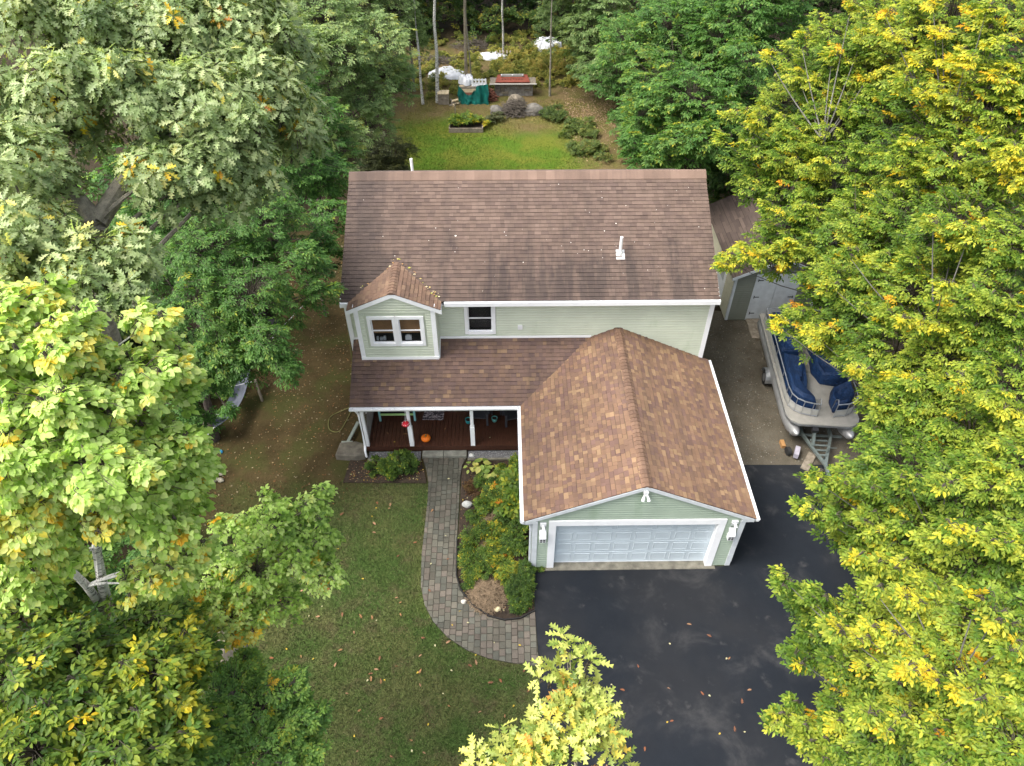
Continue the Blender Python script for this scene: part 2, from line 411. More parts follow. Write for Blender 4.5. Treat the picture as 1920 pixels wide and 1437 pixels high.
def pathway():
    poly = PL + PR
    m = MB(); m.loft([(x,y,-.05) for x,y in poly], [(x,y,.022) for x,y in poly])
    root = m.build('path', simple('path_sand_joint', (.055,.05,.038), .95, .3, 10), kind='structure', label='curved paver path leading from the driveway to the porch step', cat='path', origin=(0,0,0))
    pcs = []; cw, cl_ = .178, .215; rnd = random.Random(3)
    for i in range(int((.9+3.1)/cw)+1):
        x0 = -3.1 + i*cw; off = (.5*cl_ if i % 2 else 0) + rnd.uniform(-.02,.02)
        y = 8.7 - off
        while y < 16.7:
            ln = cl_*rnd.choice([1,1,1,1,.8,1.2]); y1 = y + ln
            P = clip_rect(poly, x0+.006, x0+cw-.006, y+.006, y1-.006)
            if P and abs(area(P)) > .004: pcs.append(P)
            y = y1
    pcs.sort(key=lambda P: sum(p[1] for p in P)/len(P) - 6*abs(area(P)))
    jm = MB(); jc = []
    for k, P in enumerate(pcs):
        if area(P) < 0: P = P[::-1]
        cx, cy = sum(p[0] for p in P)/len(P), sum(p[1] for p in P)/len(P)
        h = .042 + rnd.uniform(-.006,.006); tx, ty = rnd.uniform(-.03,.03), rnd.uniform(-.03,.03)
        f = .93
        A = [(x,y,.0) for x,y in P]; B = [(x,y,h-.008) for x,y in P]
        D = [(cx+(x-cx)*f, cy+(y-cy)*f, h+(x-cx)*tx+(y-cy)*ty) for x,y in P]
        n = len(P); mb = MB()
        mb.add(A+B+D, [(i,(i+1)%n,n+(i+1)%n,n+i) for i in range(n)] + [(n+i,n+(i+1)%n,2*n+(i+1)%n,2*n+i) for i in range(n)] + [tuple(range(2*n,3*n))])
        b = rnd.uniform(.75,1.2); c = np.array(rnd.choice([(.102,.097,.076),(.112,.102,.080),(.094,.093,.075),(.122,.104,.084)]))*b
        if k < 300: mb.build('paver', M['paver'], root, col=np.tile(c,(3*n,1)))
        else: jm.add(mb.v, mb.f); jc.append(np.tile(c,(3*n,1)))
    if jm.v: jm.build('remaining_pavers', M['paver'], root, col=np.concatenate(jc), kind='stuff')
pathway()

# ------------------------------------------------------------------ house
H = thing('house', 'two storey sage green house with brown shingle roofs, front porch and attached garage', 'house', (.8, 19, 0))
X0, X1, YH, YB = -5.236, 6.868, 18.789, 26.9
ZE, YE, ZR, YR = 5.473, 18.508, 7.633, 22.844
GX0, GX1, GY, GXM, GZA, GZE = .755, 6.855, 12.135, 3.805, 4.117, 2.578
GEL, GER, GFY = .51, 7.10, 12.06
PE_Y, PE_XL, PT_Z = 16.637, -5.141, 3.699
SM = (ZR-ZE)/(YR-YE); SG = (GZA-GZE)/(GXM-GEL); SP = (PT_Z-GZE)/(YH-PE_Y)
TABS = []          # (distance to camera, MB, colour, roof parent, material)
CAMV = Vector((0,0,19.739))
def pick(pal, rnd):
    c = np.array(rnd.choices([p[0] for p in pal], [p[1] for p in pal])[0]); return c*rnd.uniform(.90,1.10)
def shingle_field(parent, mat, P0, U, V, poly, pal, seed, expo=.145, wr=(.10,.24), lip=.014, band=.6, dark=.62):
    """poly in (s,t): s along the eave, t up the slope, real metres"""
    rnd = random.Random(seed); P0, U, V = Vector(P0), Vector(U).normalized(), Vector(V).normalized(); Nn = U.cross(V)
    if Nn.z < 0: Nn = -Nn
    smin, smax = min(p[0] for p in poly), max(p[0] for p in poly); tmax = max(p[1] for p in poly)
    nc = int(math.ceil(tmax/expo)); expo = tmax/nc
    for i in range(nc):
        s = smin - rnd.uniform(0, .2)
        while s < smax:
            wd = rnd.uniform(*wr); t0 = i*expo - rnd.uniform(0,.006)*(i > 0)
            ts = t0 + expo*(rnd.uniform(.80,.88) if rnd.random() < band else 1)      # shingles carry a printed dark band at the lap
            L = lip*rnd.uniform(.75,1.35); c = pick(pal, rnd); mb = MB(); cc = []; P1 = None
            for ta, tb, cf in ((t0, ts, 1.0), (ts, (i+1)*expo, dark)):
                if tb - ta < .008: continue
                P = clip_rect(poly, s+.002, s+wd-.002, ta, tb)
                if not P or abs(area(P)) < .0003: continue
                n = len(P); P1 = P1 or P
                top = [P0 + U*a + V*b + Nn*(.004 + L*max(0, 1-(b-t0)/expo)) for a, b in P]
                bot = [P0 + U*a + V*b - Nn*.003 for a, b in P]
                mb.add(bot+top, [(k,(k+1)%n,n+(k+1)%n,n+k) for k in range(n)] + [tuple(range(n,2*n))]); cc.append(np.tile(c*cf,(2*n,1)))
            s += wd
            if P1 is None: continue
            ctr = P0 + U*P1[0][0] + V*P1[0][1]
            TABS.append(((ctr-CAMV).length, mb, np.concatenate(cc), parent, mat))
def slab(name, quad, th, mat, parent):
    q = [Vector(p) for p in quad]; nn = (q[1]-q[0]).cross(q[2]-q[0]).normalized()
    if nn.z < 0: nn = -nn
    return MB().loft([p - nn*th for p in q], q).build(name, mat, parent)
PAL_MAIN = [((.114,.086,.074),5),((.104,.078,.069),4),((.124,.094,.081),4),((.093,.070,.063),1.5)]
PAL_GAR = [((.172,.112,.078),5),((.150,.099,.074),5),((.135,.088,.075),4),((.225,.155,.098),1.8),((.190,.128,.085),3)]
PAL_POR = [((.118,.082,.069),6),((.106,.074,.065),5),((.098,.069,.065),3),((.165,.117,.080),1.0),((.130,.090,.069),2)]
# main roof: slabs are 8 mm under the shingle plane
e = .008
main_roof = slab('main_roof', [(-5.27,YE,ZE-e),(6.902,YE,ZE-e),(6.902,YR,ZR-e),(-5.27,YR,ZR-e)], .12, M['asphalt_under'], H)
back_roof = slab('main_roof', [(-5.27,YR,ZR-e),(6.902,YR,ZR-e),(6.902,27.18,ZE-e),(-5.27,27.18,ZE-e)], .12, simple('back_shingle', (.115,.085,.073), .9, .2, 8, .5), H)
lm = math.hypot(YR-YE, ZR-ZE)
shingle_field(main_roof, M['sh_main'], (-5.285,YE-.02,ZE), (1,0,0), (0,YR-YE,ZR-ZE), [(0,0),(12.20,0),(12.20,lm),(0,lm)], PAL_MAIN, 1, .145, (.12,.26), .014, .85, .74)
porch_roof = slab('porch_roof', [(PE_XL,PE_Y,GZE-e),(GEL,PE_Y,GZE-e),(2.911,YH,PT_Z-e),(PE_XL,YH,PT_Z-e)], .07, M['asphalt_under'], H)
lp = math.hypot(YH-PE_Y, PT_Z-GZE)
shingle_field(porch_roof, M['sh_new'], (0,PE_Y-.015,GZE), (1,0,0), (0,YH-PE_Y,PT_Z-GZE), [(PE_XL-.01,0),(GEL,0),(2.911,lp),(PE_XL-.01,lp)], PAL_POR, 2)
garage_roof = MB()
gl = math.hypot(GXM-GEL, GZA-GZE)
garage_roof = slab('garage_roof', [(GEL,GFY,GZE-e),(GEL,PE_Y,GZE-e),(2.911,YH,PT_Z-e),(GXM,YH,GZA-e),(GXM,GFY,GZA-e)], .08, M['asphalt_under'], H)
garage_roof_r = slab('garage_roof', [(GER,GFY,GZE-e),(GER,YH,GZE-e),(GXM,YH,GZA-e),(GXM,GFY,GZA-e)], .08, M['asphalt_under'], H)
tv = gl*(2.911-GEL)/(GXM-GEL)
shingle_field(garage_roof, M['sh_new'], (GEL-.02,0,GZE), (0,1,0), (GXM-GEL,0,GZA-GZE), [(GFY-.015,0),(PE_Y,0),(YH,tv),(YH,gl),(GFY-.015,gl)], PAL_GAR, 3)
shingle_field(garage_roof_r, M['sh_new'], (GER+.02,0,GZE), (0,1,0), (GXM-GER,0,GZA-GZE), [(GFY-.015,0),(YH,0),(YH,gl),(GFY-.015,gl)], PAL_GAR, 4)
# dormer roof
DXM, DZA, DZE, DXL, DXR, DYF, DY = -3.525, 6.13, 5.47, -5.0, -2.05, 18.06, 18.147
yv0, yv1 = YE + (DZE-ZE)/SM, YE + (DZA-ZE)/SM
dl = math.hypot(DXM-DXL, DZA-DZE)
dormer_roof = slab('dormer_roof', [(DXL,DYF,DZE-e),(DXL,yv0,DZE-e),(DXM,yv1,DZA-e),(DXM,DYF,DZA-e)], .06, M['asphalt_under'], H)
dormer_roof_r = slab('dormer_roof', [(DXR,DYF,DZE-e),(DXR,yv0,DZE-e),(DXM,yv1,DZA-e),(DXM,DYF,DZA-e)], .06, M['asphalt_under'], H)
PAL_DOR = [((.165,.110,.082),5),((.145,.098,.076),4),((.185,.128,.092),3)]
shingle_field(dormer_roof, M['sh_new'], (DXL-.01,0,DZE), (0,1,0), (DXM-DXL,0,DZA-DZE), [(DYF-.01,0),(yv0,0),(yv1,dl),(DYF-.01,dl)], PAL_DOR, 5, .145, (.16,.3))
shingle_field(dormer_roof_r, M['sh_new'], (DXR+.01,0,DZE), (0,1,0), (DXM-DXR,0,DZA-DZE), [(DYF-.01,0),(yv0,0),(yv1,dl),(DYF-.01,dl)], PAL_DOR, 6, .145, (.16,.3))
# shingles: nearest 300 are parts, the rest joined per roof
TABS.sort(key=lambda t: t[0])
rest = {}
for k, (_, mb, cc, par, mt) in enumerate(TABS):
    if k < 300: mb.build('shingle', mt, par, col=cc)
    else:
        q = rest.setdefault(par.name, (MB(), [], par, mt)); q[0].add(mb.v, mb.f); q[1].append(cc)
for q in rest.values(): q[0].build('shingle_courses', q[3], q[2], col=np.concatenate(q[1]), kind='stuff')
# ridge caps
def ridge_caps(parent, a, b, slope, half, pal, seed, step=.15, rise=.014):
    a, b = Vector(a), Vector(b); d = b - a; n = int(d.length/step); d.normalize(); side = Vector((d.y,-d.x,0)); rnd = random.Random(seed)
    for i in range(n):
        p0 = a + d*(i*step - .02); p1 = a + d*((i+1)*step + .03)
        def sec(p, h):
            return [p - side*half - Vector((0,0,half*slope-h)), p - side*half*.33 + Vector((0,0,h-half*.2*slope+.006)), p + side*half*.33 + Vector((0,0,h-half*.2*slope+.006)), p + side*half - Vector((0,0,half*slope-h)), p + side*half*.9 - Vector((0,0,half*slope-h+.02)), p - side*half*.9 - Vector((0,0,half*slope-h+.02))]
        mb = MB(); mb.loft(sec(p0, .022+rise), sec(p1, .014))
        mb.build('ridge_cap', M['sh_new'], parent, col=np.tile(pick(pal, rnd), (12,1)))
ridge_caps(garage_roof, (GXM,GFY,GZA), (GXM,YH-.02,GZA), SG, .15, [((.160,.104,.075),3),((.178,.117,.085),3),((.145,.094,.07),2)], 8)
ridge_caps(dormer_roof, (DXM,DYF,DZA), (DXM,yv1-.05,DZA), .44, .13, PAL_DOR, 9)
# ridge vent of the main roof
for i in range(40):
    x0 = -5.29 + i*12.21/40; x1 = x0 + 12.21/40 + .01
    hh = .055 + .004*(i % 2)
    sec = lambda x: [(x,YR-.30,ZR-.30*SM+.016),(x,YR-.29,ZR-.29*SM+hh*.8),(x,YR-.05,ZR+hh),(x,YR+.05,ZR+hh),(x,YR+.30,ZR-.30*SM+hh*.7),(x,YR+.30,ZR-.30*SM)]
    MB().loft(sec(x0), sec(x1)).build('ridge_cap', M['sh_main'], main_roof, col=np.tile(np.array((.165,.12,.10))*random.uniform(.85,1.12),(12,1)))
# walls
def lap_board(mb, a, b, n, z0, z1, ax0, bx0, ax1, bx1, lip=.036):
    """one lap board: along a->b (unit), n outward; s-range [ax0,bx0] at z0, [ax1,bx1] at z1"""
    def p(s, z, o): return (a[0]+b[0]*s+n[0]*o, a[1]+b[1]*s+n[1]*o, z)
    zm = z0 + (z1-z0)*.46; am, bm_ = ax0+(ax1-ax0)*.46, bx0+(bx1-bx0)*.46           # Dutch lap: flat lower face, upper face slopes back
    A = [p(ax0,z0,0), p(ax0,z0,lip), p(am,zm,lip), p(ax1,z1,.003), p(ax1,z1,0)]
    B = [p(bx0,z0,0), p(bx0,z0,lip), p(bm_,zm,lip), p(bx1,z1,.003), p(bx1,z1,0)]
    mb.loft(A, B)
def cut(iv, a, b):
    out = []
    for s, t in iv:
        if b <= s or a >= t: out.append((s,t)); continue
        if a > s: out.append((s,a))
        if b < t: out.append((b,t))
    return out
def side_wall(parent, origin, b, n, z0, z1, rng_fn, holes, mat, expo=.105, joined=False):
    nc = int(round((z1-z0)/expo)); ex = (z1-z0)/nc; jm = MB()
    for i in range(nc):
        za, zb = z0+i*ex, z0+(i+1)*ex
        s0, s1 = rng_fn(za); u0, u1 = rng_fn(zb)
        if s1 - s0 < .03: continue
        iv = [(s0,s1)]
        for h in holes:
            if h[2] < zb - .01 and h[3] > za + .01: iv = cut(iv, h[0], h[1])
        for s, t in iv:
            mb = jm if joined else MB()
            lap_board(mb, origin, b, n, za, zb, s, t, max(s,u0) if s == s0 else s, max(min(t,u1), max(s,u0)+.001) if t == s1 else t)
            if not joined: mb.build('siding_board', mat, parent)
    if joined and jm.v: jm.build('siding_boards', mat, parent, kind='stuff')
# main body core (plain, set behind the boards) with window holes left open as recesses
core = MB()
core.box(X0+.02, X1-.02, YH+.20, YB, 0.0, 5.30)
core.loft([(X0+.02,YH+.2,5.30),(X0+.02,YB,5.30),(X0+.02,YR,7.42)], [(X1-.02,YH+.2,5.30),(X1-.02,YB,5.30),(X1-.02,YR,7.42)])
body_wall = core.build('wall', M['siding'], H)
WIN = (-1.24, -.43, 3.99, 5.07)
front_wall = MB()
for a, b, c, d in ((X0,WIN[0],0,5.30),(WIN[1],X1,0,5.30),(WIN[0],WIN[1],0,WIN[2]),(WIN[0],WIN[1],WIN[3],5.30)):
    front_wall.box(a, b, YH, YH+.2, c, d)
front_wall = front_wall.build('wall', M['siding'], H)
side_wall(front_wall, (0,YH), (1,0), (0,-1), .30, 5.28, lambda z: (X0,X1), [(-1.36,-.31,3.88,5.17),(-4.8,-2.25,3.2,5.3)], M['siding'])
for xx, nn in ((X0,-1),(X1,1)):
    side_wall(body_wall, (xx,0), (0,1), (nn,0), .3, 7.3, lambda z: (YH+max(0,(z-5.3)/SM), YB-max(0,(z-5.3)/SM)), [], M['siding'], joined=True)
# garage body
gw = MB()
gw.box(GX0+.02, GX0+.14, GY+.1, YH, 0, 2.6); gw.box(GX1-.14, GX1-.02, GY+.1, YH, 0, 2.6)
for a, b, c, d in ((GX0,1.41,0,2.62),(6.12,GX1,0,2.62),(1.41,6.12,2.26,2.62)): gw.box(a, b, GY+.012, GY+.14, c, d)
gw.loft([(GX0,GY+.012,2.62),(GX1,GY+.012,2.62),(GXM,GY+.012,GZA-.11)], [(GX0,GY+.14,2.62),(GX1,GY+.14,2.62),(GXM,GY+.14,GZA-.11)])
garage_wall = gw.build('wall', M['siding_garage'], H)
def gable(z): 
    if z <= 2.62: return (GX0, GX1)
    h = (GZA-.11-z)/SG; return (max(GX0,GXM-h), min(GX1,GXM+h))
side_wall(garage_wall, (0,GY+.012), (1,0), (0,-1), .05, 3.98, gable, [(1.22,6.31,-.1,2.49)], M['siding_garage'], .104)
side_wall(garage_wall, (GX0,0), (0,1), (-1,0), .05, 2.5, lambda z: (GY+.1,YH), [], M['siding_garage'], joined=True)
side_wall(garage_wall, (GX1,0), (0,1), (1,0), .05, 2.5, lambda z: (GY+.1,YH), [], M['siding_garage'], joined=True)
# dormer walls
DX0, DX1 = -4.80, -2.25
zb = lambda y: GZE + SP*(y-PE_Y)
dw = MB(); DW = (-4.33,-3.62,4.06,5.06); DW2 = (-3.44,-2.73,4.06,5.06)
zt = 5.36
for a, b, c, d in ((DX0,DW[0],3.3,zt),(DW[1],DW2[0],3.3,zt),(DW2[1],DX1,3.3,zt),(DW[0],DW[1],3.3,DW[2]),(DW2[0],DW2[1],3.3,DW[2]),(DW[0],DW[1],DW[3],zt),(DW2[0],DW2[1],DW[3],zt)):
    dw.box(a, b, DY, DY+.1, c, d)
dsl = (DZA-DZE)/(DXM-DXL)
dw.loft([(DX0,DY,zt),(DX1,DY,zt),(DX1,DY,DZE+dsl*(DX0-DXL)-.07),(DXM,DY,DZA-.07),(DX0,DY,DZE+dsl*(DX0-DXL)-.07)], [(DX0,DY+.1,zt),(DX1,DY+.1,zt),(DX1,DY+.1,DZE+dsl*(DX0-DXL)-.07),(DXM,DY+.1,DZA-.07),(DX0,DY+.1,DZE+dsl*(DX0-DXL)-.07)])
for xa, xb in ((DX0,DX0+.1),(DX1-.1,DX1)):
    dw.loft([(xa,DY+.1,zb(DY)-.05),(xa,YH,zb(YH)-.05),(xa,YH,5.45),(xa,DY+.1,5.45)], [(xb,DY+.1,zb(DY)-.05),(xb,YH,zb(YH)-.05),(xb,YH,5.45),(xb,DY+.1,5.45)])
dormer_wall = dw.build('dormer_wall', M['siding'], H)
def dgab(z):
    h = (DZA-.07-z)/dsl; return (max(DX0,DXM-h), min(DX1,DXM+h))
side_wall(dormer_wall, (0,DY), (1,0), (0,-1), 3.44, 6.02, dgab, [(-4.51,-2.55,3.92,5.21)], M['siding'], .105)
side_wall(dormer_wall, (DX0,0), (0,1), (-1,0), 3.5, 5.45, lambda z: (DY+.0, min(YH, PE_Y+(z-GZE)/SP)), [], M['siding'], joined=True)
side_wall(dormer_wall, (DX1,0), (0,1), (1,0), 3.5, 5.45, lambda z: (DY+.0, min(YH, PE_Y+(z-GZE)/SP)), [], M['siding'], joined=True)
# trim -----------------------------------------------------------------
def trim(name, x0, x1, y0, y1, z0, z1, mat='trim', parent=H): return MB().box(x0,x1,y0,y1,z0,z1).build(name, M[mat], parent)
trim('fascia', -5.29, DXL+.02, YE-.10, YE-.005, ZE-.16, ZE-.012); trim('fascia', DXR+.10, 6.93, YE-.10, YE-.005, ZE-.16, ZE-.012)
trim('soffit', -5.24, 6.88, YE-.005, YH, ZE-.18, ZE-.165)
trim('corner_board', X1-.13, X1+.022, YH-.05, YH+.12, 2.62, 5.29); trim('corner_board', X0-.022, X0+.13, YH-.05, YH+.12, .05, 5.29)
trim('flashing_board', DX1+.06, 2.92, YH-.05, YH-.002, PT_Z-.0, PT_Z+.085); trim('flashing_board', X0+.13, DX0-.02, YH-.05, YH-.002, PT_Z, PT_Z+.085)
for s in (-1, 1):
    xa = X0-.036 if s < 0 else X1+.036
    for y0, y1, z0, z1 in ((YE-.08,YR,ZE-.02,ZR-.02),(27.18,YR,ZE-.02,ZR-.02)):
        MB().loft([(xa-.014,y0,z0-.17),(xa+.014,y0,z0-.17),(xa+.014,y0,z0),(xa-.014,y0,z0)], [(xa-.014,y1,z1-.17),(xa+.014,y1,z1-.17),(xa+.014,y1,z1),(xa-.014,y1,z1)]).build('rake_board', M['trim'], H)
# dormer trim
for xa, xb in ((DX0-.02,DX0+.125),(DX1-.125,DX1+.02)): trim('corner_board', xa, xb, DY-.045, DY+.1, zb(DY)+.01, DZE+.10)
trim('sill_board', DX0-.02, DX1+.02, DY-.065, DY-.046, zb(DY)-.02, zb(DY)+.10)
def slope_bar(name, p, q, wd, th_y, mat='trim'):
    (xa,za),(xb,zb_),(ya,yb) = p, q, th_y
    return MB().loft([(xa,ya,za-wd),(xa,yb,za-wd),(xa,yb,za),(xa,ya,za)], [(xb,ya,zb_-wd),(xb,yb,zb_-wd),(xb,yb,zb_),(xb,ya,zb_)]).build(name, M[mat], H)
slope_bar('rake_board', (DXL-.04,DZE-.03), (DXM,DZA-.012), .15, (DYF-.012,DYF+.05)); slope_bar('rake_board', (DXM,DZA-.012), (DXR+.04,DZE-.03), .15, (DYF-.012,DYF+.05))
for xa, xb in ((DXL-.02,DX0-.02),(DX1+.02,DXR+.02)): trim('soffit', xa, xb, DYF+.052, yv0-.03, DZE-.14, DZE-.10)
MB().loft([(DX1+.004,DY-.03,zb(DY-.03)+.0),(DX1+.055,DY-.03,zb(DY-.03)),(DX1+.055,DY-.03,zb(DY)+.09),(DX1+.004,DY-.03,zb(DY)+.09)], [(DX1+.004,YH,PT_Z),(DX1+.055,YH,PT_Z),(DX1+.055,YH,PT_Z+.085),(DX1+.004,YH,PT_Z+.085)]).build('flashing_board', M['trim'], H)
# garage trim
trim('corner_board', GX0-.022, GX0+.13, GY-.042, GY+.12, .06, 2.55, 'trim_old'); trim('corner_board', GX1-.13, GX1+.022, GY-.042, GY+.12, .06, 2.55, 'trim_old')
slope_bar('rake_board', (GEL+.02,GZE-.03), (GXM,GZA-.025), .13, (GFY-.022,GFY+.03), 'trim_old'); slope_bar('rake_board', (GXM,GZA-.025), (GER-.02,GZE-.03), .13, (GFY-.022,GFY+.03), 'trim_old')
for xa, xb in ((GEL+.02,GX0+.13),(GX1-.13,GER-.02)): trim('eave_return', xa, xb, GFY-.01, GY-.02, GZE-.16, GZE-.055, 'trim_old')
# gutters
def gutter(pts_a, pts_b, out):
    """U channel from a to b; out = outward horizontal unit"""
    o = Vector(out); a, b = Vector(pts_a), Vector(pts_b); z = Vector((0,0,1))
    prof = [(0,0),(0,-.10),(.075,-.10),(.105,-.03),(.105,0),(.099,0),(.099,-.03),(.071,-.093),(.006,-.093),(.006,0)]
    A = [a + o*p + z*q for p, q in prof]; B = [b + o*p + z*q for p, q in prof]; n = len(prof)
    mb = MB(); mb.add(A+B, [(i,(i+1)%n,n+(i+1)%n,n+i) for i in range(n)])
    mb.add([A[0],A[1],A[2],A[3],A[4]], [(0,1,2,3,4)]); mb.add([B[0],B[1],B[2],B[3],B[4]], [(4,3,2,1,0)])
    return mb.build('gutter', M['trim'], H)
g1 = gutter((PE_XL-.02,PE_Y-.03,GZE-.02), (GEL-.115,PE_Y-.03,GZE-.02), (0,-1,0))
g2 = gutter((GEL-.03,PE_Y-.02,GZE-.02), (GEL-.03,GFY-.02,GZE-.02), (-1,0,0))
g3 = gutter((GER+.03,YH,GZE-.02), (GER+.03,GFY-.02,GZE-.02), (1,0,0))
for g, ax in ((g1,0),(g2,1),(g3,1)):
    for i in range(9):
        t = i/8
        if ax == 0: x = PE_XL + .1 + t*(GEL-PE_XL-.35); MB().box(x-.012,x+.012,PE_Y-.13,PE_Y-.04,GZE-.021,GZE-.014).build('hanger', M['trim_old'], g)
        else:
            y = GFY + .1 + t*((PE_Y if g is g2 else YH)-GFY-.3); xx = GEL-.13 if g is g2 else GER+.04
            MB().box(xx,xx+.09,y-.013,y+.012,GZE-.021,GZE-.014).build('hanger', M['trim_old'], g)
trim('fascia', PE_XL, GEL-.03, PE_Y-.022, PE_Y+.02, GZE-.15, GZE-.028)
trim('fascia', GEL-.022, GEL+.02, GFY+.04, PE_Y, GZE-.15, GZE-.028); trim('fascia', GER-.02, GER+.022, GFY+.04, YH, GZE-.15, GZE-.028)
def downspout(pts, mat='trim'): return MB().tube(pts, .042, 6).build('downspout', M[mat], H)
downspout([(GEL-.08,GFY+.03,GZE-.11),(GEL-.06,GFY+.05,GZE-.18),(GX0-.07,GY+.03,GZE-.33),(GX0-.07,GY+.03,.14),(GX0-.12,GY-.08,.06)], 'trim_old')
downspout([(GER+.08,GFY+.05,GZE-.11),(GER+.06,GFY+.07,GZE-.18),(GX1+.07,GY+.10,GZE-.33),(GX1+.07,GY+.10,.10)], 'trim_old')
downspout([(PE_XL+.18,PE_Y-.08,GZE-.11),(PE_XL+.19,PE_Y-.03,GZE-.2),(PE_XL+.20,PE_Y+.10,GZE-.45),(PE_XL+.20,PE_Y+.10,.55),(PE_XL+.20,PE_Y-.02,.40),(PE_XL+.21,PE_Y-.04,.08)])
# garage door ------------------------------------------------------------
gd = MB().box(1.41, 6.12, GY+.15, GY+.19, .06, 2.26).build('garage_door', M['door_white'], H)
DW_ = 6.12-1.41
for r in range(4):
    z0 = .06 + r*.55
    for c in range(8):
        x0 = 1.41 + DW_*c/8
        a, b, cc, d = x0+.055, x0+DW_/8-.055, z0+.085, z0+.465
        y = GY+.15
        A = [(a,y-.001,cc),(b,y-.001,cc),(b,y-.001,d),(a,y-.001,d)]
        B = [(a+.012,y-.013,cc+.012),(b-.012,y-.013,cc+.012),(b-.012,y-.013,d-.012),(a+.012,y-.013,d-.012)]
        Cc = [(a+.05,y-.004,cc+.05),(b-.05,y-.004,cc+.05),(b-.05,y-.004,d-.05),(a+.05,y-.004,d-.05)]
        mb = MB(); mb.add(A+B+Cc, [(0,1,5,4),(1,2,6,5),(2,3,7,6),(3,0,4,7),(4,5,9,8),(5,6,10,9),(6,7,11,10),(7,4,8,11),(8,9,10,11)])
        mb.build('panel', M['door_white'], gd)
    if r: MB().box(1.412, 6.118, GY+.141, GY+.1495, z0-.018, z0+.008).build('section_rail', M['door_white'], gd)
MB().box(1.412, 6.118, GY+.135, GY+.149, .055, .085).build('weather_strip', M['trim_old'], gd)
trim('door_casing', 1.21, 1.42, GY-.045, GY+.148, .0, 2.27); trim('door_casing', 6.11, 6.32, GY-.045, GY+.148, .0, 2.27); trim('door_casing', 1.21, 6.32, GY-.052, GY+.148, 2.272, 2.50)
# lanterns and floodlights on the garage
def lantern(x, z, zbk):
    L = MB().box(x-.085, x+.085, GY-.022, GY-.004, z-.16, z+.40)
    L.lathe([(.085,0),(.085,.018)], (0,0,0), 12)
    for i in range(len(L.v)-24, len(L.v)):            # half round top of the back plate
        vx, vy, vz = L.v[i]; L.v[i] = (x+vx, GY-.022+vz, z+.40+vy)
    L = L.build('wall_lantern', M['white'], H)
    MB().box(x-.09, x+.09, GY-.16, GY-.024, z-.16, z+.06).build('lantern_box', M['white'], L)
    MB().loft([(x-.10,GY-.18,z+.062),(x+.10,GY-.18,z+.062),(x+.10,GY-.026,z+.30),(x-.10,GY-.026,z+.30)], [(x-.10,GY-.15,z+.062),(x+.10,GY-.15,z+.062),(x+.10,GY-.0245,z+.265),(x-.10,GY-.0245,z+.265)]).build('lantern_roof', M['white'], L)
    for dx in (-.043, .043):
        for dz in (-.11, -.03):
            MB().box(x+dx-.032, x+dx+.032, GY-.164, GY-.161, z+dz-.025, z+dz+.03).build('lantern_pane', M['black'], L)
    F = MB().box(x-.09, x+.09, GY-.08, GY-.004, zbk-.06, zbk+.06).build('lamp_bracket', M['white'], H)
    MB().tube([(x,GY-.08,zbk-.02),(x+.01,GY-.20,zbk-.09)], [.04,.05], 8).build('lamp_head', M['white'], F)
lantern(1.04, 1.74, 2.36); lantern(6.56, 1.76, 2.38)
F = MB().box(GXM-.07, GXM+.05, GFY-.08, GY-.004, 3.80, 3.92).build('floodlight', M['white'], H)
for s in (-1, 1): MB().tube([(GXM-.01+.03*s,GFY-.07,3.82),(GXM-.01+.07*s,GFY-.13,3.73),(GXM-.01+.085*s,GFY-.18,3.68)], [.025,.04,.048], 8).build('lamp_head', M['white'], F)
MB().box(1.20-.02, 1.20+.012, GY-.02, GY-.006, 1.33, 1.42).build('door_bell', M['white'], H)
# vents
def vent_pipe(x, y, z, h, boot=True):
    v = MB().tube([(x,y,z-.1),(x-.01,y,z+h)], .05, 10).build('vent_pipe', M['pipe'], H)
    if boot:
        MB().lathe([(.10,0),(.075,.08),(.06,.10)], (x,y,z-.02), 12).build('pipe_boot', M['lead'], v)
        q = Vector((0,1,SM)).normalized(); m3 = Matrix((Vector((1,0,0)), q, Vector((1,0,0)).cross(q))).transposed()
        MB().obox((x,y-.06,z+.0-.06*SM+.018), (.28,.36,.012), m3).build('flashing_plate', M['lead'], v)
vent_pipe(3.80, 20.02, 6.23, .62); vent_pipe(-3.20, 23.45, 7.40, .46, False)
vb = MB().box(.42, .58, YH-.09, YH-.018, 4.10, 4.26); vb.build('wall_vent', M['white'], H)
